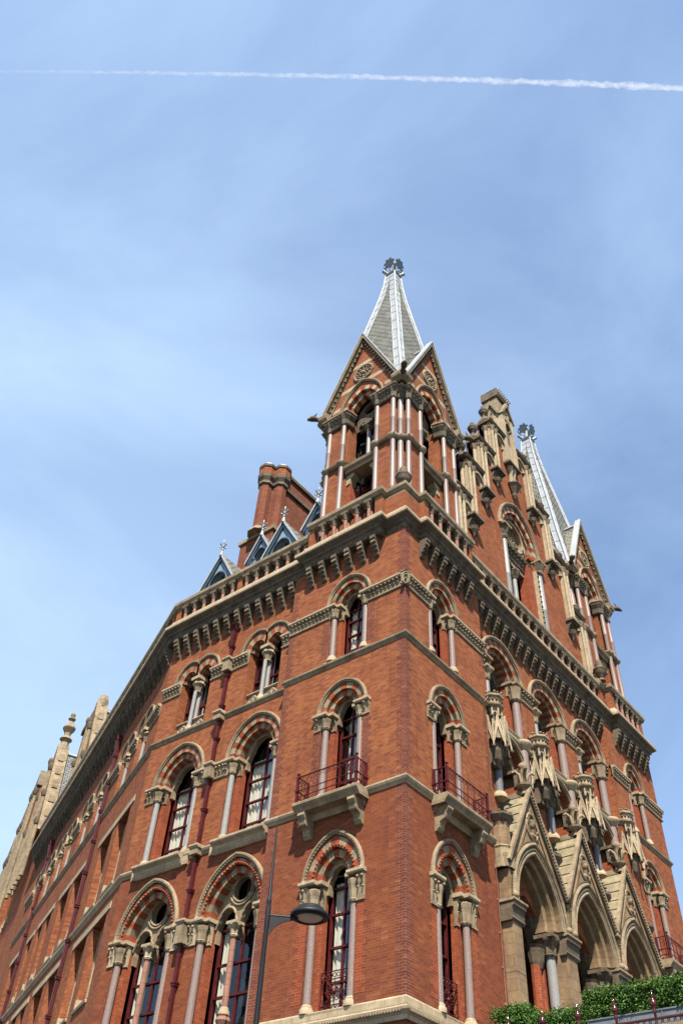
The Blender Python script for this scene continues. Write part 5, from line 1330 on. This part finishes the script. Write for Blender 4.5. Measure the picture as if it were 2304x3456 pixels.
# ---- far end of the side front: pavilion with steep gables ---------------------------------------------------------------
k = M().mat('brick')
k.box(C, CEND, 36, GZ, 13.4, -8, .0); k.box(C, 36, 52, GZ, 13.0, -9, .35)
k.mat('brick_quoin')
for i in range(120):
    z = -4+.15*i; k.box(C, CEND+4-(.34 if i % 2 else .22), CEND+4, z, z+.15, -.05, .005)
k.mat('stone_pale')
for z in (5.2, 8.6, 11.2): 
    for c in (33.4, 34.6, 35.6): k.box(C, c, c+.35, z, z+.5, -.1, .1)
k.build('wall', hotel)
def side_gable(c, hw, z0, za, w0, w1, fin, name='gable'):
    m = M().mat('brick'); m.prism(C, [(c-hw, z0), (c+hw, z0), (c, za-.4)], w0, w1); o = m.build(name, hotel)
    s = M(); n = 6
    for sg in (-1, 1):
        for i in range(n):                             # weathered stone steps down each slope
            a, b = i/n, (i+1)/n
            p = (c+sg*hw*(1-a), z0+(za-.4-z0)*a); q = (c+sg*hw*(1-b), z0+(za-.4-z0)*b)
            s.mat('stone').prism(C, [(p[0]-sg*.05, p[1]), (p[0]+sg*.3, p[1]-.1), (q[0]+sg*.2, q[1]+.12), (q[0]-sg*.05, q[1])], w0-.05, w1+.08)
            s.mat('stone_weathered').prism(C, [(p[0]+sg*.1, p[1]-.3), (p[0]+sg*.42, p[1]-.25), (p[0]+sg*.2, p[1]+.35)], (w0+w1)/2-.2, (w0+w1)/2+.2)
    s.build('coping', o)
    s = M().mat('stone')
    for i, u_ in enumerate((-.8, -.5, -.2, .1, .4, .7)):
        top = z0+(za-z0)*(1-abs(u_))-.6
        P = C.p(c+hw*u_, 0, w1+.12); s.mat('stone').lathe((P.x, P.y, 0), [(.16, z0-3), (.15, top-.5)], 8); s.mat('stone_soot_shade'); s.lathe((P.x, P.y, 0), [(.2, top-.5), (.3, top-.2), (.26, top)], 8)
        s.mat('stone'); s.sweep(C, Arch(c+hw*(u_+.15), top-1.4, hw*.13, hw*.2), [(0, w1), (0, w1+.12), (.1, w1+.12), (.1, w1)], n=10)
    s.build('pilaster', o)
    f = M().mat('stone'); P = C.p(c, 0, (w0+w1)/2)
    if fin: f.lathe((P.x, P.y, 0), [(.42, za-.7), (.3, za), (.34, za+.1), (.5, za+.25), (.36, za+.45), (.24, za+.55), (.26, za+.8), (.5, za+1.2), (.5, za+1.3), (.2, za+1.75), (.14, za+1.9), (.3, za+2.05), (.3, za+2.12), (.12, za+2.2), (.2, za+2.45), (.1, za+2.65)], 8, False)
    else: f.lathe((P.x, P.y, 0), [(.45, za-.7), (.4, za-.1), (.3, za+.25), (.25, za+.3)], 6, False)
    f.build('finial', o)
    r_ = M().mat('slate_blue')
    r_.add([C.p(c-hw, z0, w0), C.p(c, za-.9, w0), C.p(c, za-.9, w0-9), C.p(c-hw, z0, w0-9), C.p(c+hw, z0, w0), C.p(c+hw, z0, w0-9)], [(0, 1, 2, 3), (1, 4, 5, 2)])
    r_.mat('lead').tube([C.p(c, za-.85, w0), C.p(c, za-.85, w0-9)], .14, 6)
    r_.build('roof', o)
side_gable(31.0, 3.0, 13.0, 21.2, -.25, .45, True)
side_gable(22.6, 3.6, 11.6, 20.6, -1.0, -.35, False)
m = M().mat('brick'); m.box(C, 22.8, 26.2, 11.5, 19.6, -2.4, -.45); m.mat('stone_soot_shade'); m.box(C, 22.7, 26.4, 19.6, 20.0, -2.5, -.3); m.build('chimney', hotel)
m = M()
for i, (c, z) in enumerate(((36.6, 20.2), (38.4, 18.2), (40.4, 16.2), (42.4, 14.2))):
    m.mat('brick'); m.box(C, c-.9, c+1, 5, z-.5, -.5, .42); m.mat('stone_weathered'); m.prism(C, [(c-1.0, z-.5), (c+1.1, z-.5), (c-.6, z+.9)], -.5, .7)
    for q in (-.6, .2, .8): P = C.p(c+q, 0, .55); m.mat('stone').lathe((P.x, P.y, 0), [(.15, 6), (.14, z-1.2)], 8); m.mat('stone_soot_shade'); m.lathe((P.x, P.y, 0), [(.2, z-1.2), (.3, z-.9), (.26, z-.6)], 8)
m.build('buttress', hotel)

# put the building's empty at its base without moving anything
base = Vector((8.0, 6.0, GZ))
hotel.location = base
for ch_ in hotel.children: ch_.matrix_parent_inverse = Matrix.Translation(-base)

# ------------------------------------------------------------------ other things in the picture
def thing(name, label, cat, loc, group=None, kind=None):
    o = bpy.data.objects.new(name, None); COL.objects.link(o); o.location = loc; return tag(o, label, cat, group, kind)
def attach(o, parent):
    o.parent = parent; o.matrix_parent_inverse = Matrix.Translation(-parent.location); return o

# street lamp
lx, ly = -10.40, -4.96
lamp = thing('street_lamp', 'tall black street lamp with a spike and one round hooded head', 'street lamp', (lx, ly, GZ))
m = M().mat('iron'); zt = -8.47
m.lathe((lx, ly, 0), [(.11, GZ), (.10, GZ+1), (.055, GZ+1.1), (.040, -10), (.033, zt-.25), (.038, zt-.2), (.038, zt+.05), (.031, zt+.1), (.035, zt+.12), (.035, zt+.17), (.026, zt+.2), (.012, zt+1.25), (.004, zt+1.4)], 14)
attach(m.build('pole', None), lamp)
hd = Vector((-9.83, -5.62, 0)); hz = zt-.05
hd = Vector((0.69, -.724, 0)); hc = Vector((lx, ly, hz+.04))+hd*.6
m = M().mat('iron'); FL = Fr((lx, ly, 0), hd, (-hd.y, hd.x, 0))
m.prism(FL, [(.04, hz), (.42, hz+.0), (.42, hz-.03), (.25, hz-.07), (.12, hz-.15), (.04, hz-.28)], -.012, .012); m.tube([FL.p(.03, hz, 0), FL.p(.44, hz+.0, 0)], .018, 8)
attach(m.build('arm', None), lamp)
m = M().mat('iron')
m.lathe(hc, [(.0, .125), (.17, .12), (.2, .095), (.215, .055), (.265, .03), (.285, .0), (.275, -.028), (.25, -.04), (.205, -.045), (.198, -.02)], 32); hd_o = attach(m.build('lamp_head', None), lamp)
m = M().mat('lens'); m.lathe(hc, [(.197, -.022), (.16, -.044), (.06, -.052), (.0, -.053)], 28); q = m.build('lens', None); q.parent = hd_o

# clipped hedges, planter, iron railing, climbing shrub on the forecourt terrace
def foliage(bounds, n, size, lm, round_=.08, seed=1):
    rnd = random.Random(seed); (x0, x1), (y0, y1), (z0, z1) = bounds; V_ = []; F_ = []
    for i in range(n):
        f = rnd.random(); p = [rnd.uniform(x0, x1), rnd.uniform(y0, y1), rnd.uniform(z0, z1)]
        if f < .38: p[0] = x0
        elif f < .72: p[2] = z1
        elif f < .84: p[1] = y1
        elif f < .96: p[1] = y0
        else: p[0] = x1
        # uneven clipped surface
        bmp = .05*math.sin(p[1]*5.1+p[0]*3)+.04*math.sin(p[2]*9+p[1]*7.7)
        q = Vector([p[0]+rnd.gauss(0, .05)+bmp, p[1]+rnd.gauss(0, .05), p[2]+rnd.gauss(0, .045)+bmp*.6])
        cx, cy, cz = (x0+x1)/2, (y0+y1)/2, (z0+z1)/2
        for k_, (a, b) in enumerate(bounds):           # rounded corners
            pass
        ax = Vector((rnd.gauss(0, 1), rnd.gauss(0, 1), rnd.gauss(0, 1)+.4)).normalized(); bx_ = ax.cross(Vector((rnd.random(), rnd.random(), rnd.random()))).normalized(); cxv = ax.cross(bx_)
        s_ = size*rnd.uniform(.6, 1.25); b = len(V_)
        V_ += [q-bx_*s_*.5, q+cxv*s_*.28, q+bx_*s_*.5, q-cxv*s_*.28]; F_.append((b, b+1, b+2, b+3))
    m = M().mat(lm); m.add(V_, F_); return m
def hedge(name, label, bounds, n, seed):
    (x0, x1), (y0, y1), (z0, z1) = bounds
    t_ = thing(name, label, 'hedge', ((x0+x1)/2, (y0+y1)/2, z0), 'clipped hedges in front of the porch')
    attach(foliage(bounds, n, .062, 'leaf', seed=seed).build('foliage', None), t_)
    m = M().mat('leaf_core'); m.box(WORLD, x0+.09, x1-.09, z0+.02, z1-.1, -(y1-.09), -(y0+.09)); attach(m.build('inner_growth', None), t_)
    return t_
TZ = -6.95
hedge('box_hedge', 'small square clipped green hedge at the left end of the row, beside the porch', ((3.0, 3.8), (-1.72, -.7), (-6.9, -5.76)), 6500, 3)
hedge('box_hedge', 'long low clipped green hedge between the small square hedge and the tall one', ((2.95, 3.8), (-3.3, -1.3), (-6.9, -6.04)), 8500, 4)
hedge('box_hedge', 'tall long clipped green hedge growing above the grey metal planter', ((3.0, 4.1), (-8.6, -3.42), (-6.34, -5.7)), 21000, 5)
pl = thing('planter', 'long grey metal planter trough under the tall hedge', 'planter', (3.5, -6, -7.0))
m = M().mat('zinc'); m.box(WORLD, 2.95, 4.15, -7.0, -6.4, 3.4, 8.7); attach(m.build('trough', None), pl)
m = M().mat('zinc')
for i in range(6): m.box(WORLD, 2.935, 2.95, -6.98, -6.42, 3.42+i*.96, 3.45+i*.96)
m.box(WORLD, 2.925, 4.18, -6.4, -6.37, 3.38, 8.72); attach(m.build('rim', None), pl)
tl = M().mat('paving'); tl.box(WORLD, 2.2, 30, GZ, -7.0, 1.0, 16); o = tl.build('terrace', None); tag(o, kind='structure')
tl = M().mat('brick_red'); tl.box(WORLD, 2.05, 2.195, GZ, -7.1, .9, 16); tl.mat('stone').box(WORLD, 2.0, 2.5, -7.1, -6.96, .9, 16); o = tl.build('retaining_wall', None); tag(o, 'red brick retaining wall with a stone coping under the maroon railing', 'wall')
o.location = (0, 0, 0)
rl = thing('iron_railing', 'glossy maroon iron railing with turned urn finials in front of the hedges', 'railing', (2.3, -6, -6.96))
m = M().mat('maroon_gloss'); m.tube([(2.3, -1.2, -6.76), (2.3, -12, -6.76)], .03, 8); m.tube([(2.3, -1.2, -6.92), (2.3, -12, -6.92)], .02, 6)
for i in range(70):
    y = -1.3-i*.15; F_ = Fr((2.3, 0, 0), (0, 1, 0), (-1, 0, 0)); ring3(m, F_, y, -6.82, 0, .06, .012)
attach(m.build('rail', None), rl)
for i in range(10):
    y = -1.55-.97*i; m = M().mat('maroon_gloss')
    m.lathe((2.3, y, -6.95), [(.03, 0), (.03, .3), (.055, .34), (.04, .38), (.033, .41), (.075, .46), (.086, .51), (.065, .57), (.04, .6), (.046, .62), (.024, .645), (.036, .68), (.02, .72), (.006, .76)], 16); attach(m.build('finial_post', None), rl)
# climbing shrub right of the porch, its shoots reaching up the stonework
rnd = random.Random(11)
sh = thing('climbing_shrub', 'loose bright green climbing shrub rising behind the right end of the tall hedge', 'shrub', (5.2, -6.6, -7.0))
st = M().mat('bark'); lf = M().mat('leaf_light'); V_ = []; F_ = []
for i in range(46):
    p = Vector((rnd.uniform(4.3, 6.0), rnd.uniform(-8.2, -5.0), -7.0)); d = Vector((rnd.gauss(0, .12), rnd.gauss(.0, .15), 1)); pts = [p.copy()]
    for j in range(9):
        p = p+d*rnd.uniform(.16, .25); d = (d+Vector((rnd.gauss(0, .22), rnd.gauss(0, .22), rnd.gauss(-.03, .08)))).normalized(); pts.append(p.copy())
        for k_ in range(26):
            q = p+Vector((rnd.gauss(0, .13), rnd.gauss(0, .13), rnd.gauss(0, .1))); a = Vector((rnd.gauss(0, 1), rnd.gauss(0, 1), rnd.gauss(0, 1))).normalized(); b_ = a.cross(Vector((rnd.random(), 1, rnd.random()))).normalized(); c_ = a.cross(b_); s_ = rnd.uniform(.05, .1); n0 = len(V_)
            V_ += [q-b_*s_*.5, q+c_*s_*.26, q+b_*s_*.5, q-c_*s_*.26]; F_.append((n0, n0+1, n0+2, n0+3))
    st.tube(pts, .014, 5, r1=.005)
lf.add(V_, F_); attach(st.build('stem', None), sh); attach(lf.build('foliage', None), sh)

# ground
m = M().mat('asphalt'); m.add([(-3000, -3000, GZ-.12), (3000, -3000, GZ-.12), (3000, 3000, GZ-.12), (-3000, 3000, GZ-.12)], [(0, 1, 2, 3)]); tag(m.build('road', None), kind='structure')
m = M().mat('paving')
pv = [(60, -4), (60, 0), (0, 0), (0, 5.5), (.3, 13), cpt(60), cpt(60, 4.5), (-4.4, 12.2), (-4.4, -4)]
m.plan(pv, GZ-.3, GZ); tag(m.build('pavement', None), kind='structure')
m = M().mat('paving'); m.plan([(-24, -40), (-15, -40), (-15, 60), (-24, 60)], GZ-.3, GZ); tag(m.build('pavement', None), kind='structure')

# contrail: a long thin cloud high above
m = bpy.data.materials.new('contrail_cloud'); m.use_nodes = True; MATS['contrail_cloud'] = m; t = m.node_tree; t.nodes.clear()
o_ = t.nodes.new('ShaderNodeOutputMaterial'); mxs = t.nodes.new('ShaderNodeMixShader'); trn = t.nodes.new('ShaderNodeBsdfTransparent')
df = t.nodes.new('ShaderNodeBsdfDiffuse'); df.inputs['Color'].default_value = (.62, .62, .62, 1); tl_ = t.nodes.new('ShaderNodeBsdfTranslucent'); tl_.inputs['Color'].default_value = (.65, .65, .65, 1)
m2 = t.nodes.new('ShaderNodeMixShader'); m2.inputs[0].default_value = .6; t.links.new(df.outputs[0], m2.inputs[1]); t.links.new(tl_.outputs[0], m2.inputs[2])
lw = t.nodes.new('ShaderNodeLayerWeight'); lw.inputs['Blend'].default_value = .5
p = objc(t); n1 = noise(t, .004, 6, .65, p); n2 = noise(t, .012, 6, .7, p)
inv = ramp(t, lw.outputs['Facing'], .1, .85, 1, 0)
ma = t.nodes.new('ShaderNodeMath'); ma.operation = 'MULTIPLY'; t.links.new(inv, ma.inputs[0]); t.links.new(ramp(t, n2, .34, .66, .04, .44), ma.inputs[1])
at = t.nodes.new('ShaderNodeAttribute'); at.attribute_name = 'thickness'
mb = t.nodes.new('ShaderNodeMath'); mb.operation = 'MULTIPLY'; t.links.new(ma.outputs[0], mb.inputs[0]); t.links.new(at.outputs['Fac'], mb.inputs[1])
t.links.new(mb.outputs[0], mxs.inputs[0]); t.links.new(trn.outputs[0], mxs.inputs[1]); t.links.new(m2.outputs[0], mxs.inputs[2]); t.links.new(mxs.outputs[0], o_.inputs['Surface'])
def pix(x, y, alt):                                    # direction through the photograph's point, followed up to an altitude
    d = fw+r2*(x-1152)/2968.3-u2*(y-1728)/2968.3; return Vector(cam.location)+d*(alt/d.z)
camloc = Vector((-19.7545, -14.0086, -13.3838))
def skypt(x, y, alt):
    d = fw+r2*((x-1152)/2968.3)-u2*((y-1728)/2968.3); return camloc+d*(alt/d.z)
a, b = skypt(-600, 240, 9000), skypt(2900, 325, 9000)
mid = skypt(1152, 258, 9000)
mm = M().mat('contrail_cloud'); pts = []; n = 260; NS = 12; V_ = []; dens = []
ra = random.Random(5)
ax = (b-a).normalized(); sx_ = ax.cross(Vector((0, 0, 1))).normalized(); sy_ = ax.cross(sx_)
bow = mid-(a+(b-a)*((mid-a).dot(ax)/(b-a).length))
for i in range(n+1):
    q = i/n; c = a+(b-a)*q+bow*(1-(2*q-1)**2)
    tq = max(0, min(1, (q-.16)/.62))
    r_ = 12+19*tq+(3*math.sin(i*.9)+4*math.sin(i*.37+1)+3*math.sin(i*2.1+.5)+ra.gauss(0, 2))*tq
    c = c+sx_*ra.gauss(0, 2+3*tq)
    for j in range(NS): an = 2*math.pi*j/NS; V_.append(c+sx_*r_*math.cos(an)+sy_*r_*math.sin(an)); dens.append(.12+.85*tq**1.1)
mm.add(V_, [(i*NS+j, i*NS+(j+1) % NS, (i+1)*NS+(j+1) % NS, (i+1)*NS+j) for i in range(n) for j in range(NS)], True)
o = mm.build('contrail', None); tag(o, 'thin white aircraft contrail stretched across the top of the blue sky', 'contrail')
atr = o.data.attributes.new('thickness', 'FLOAT', 'POINT'); atr.data.foreach_set('value', dens)
o.visible_shadow = True
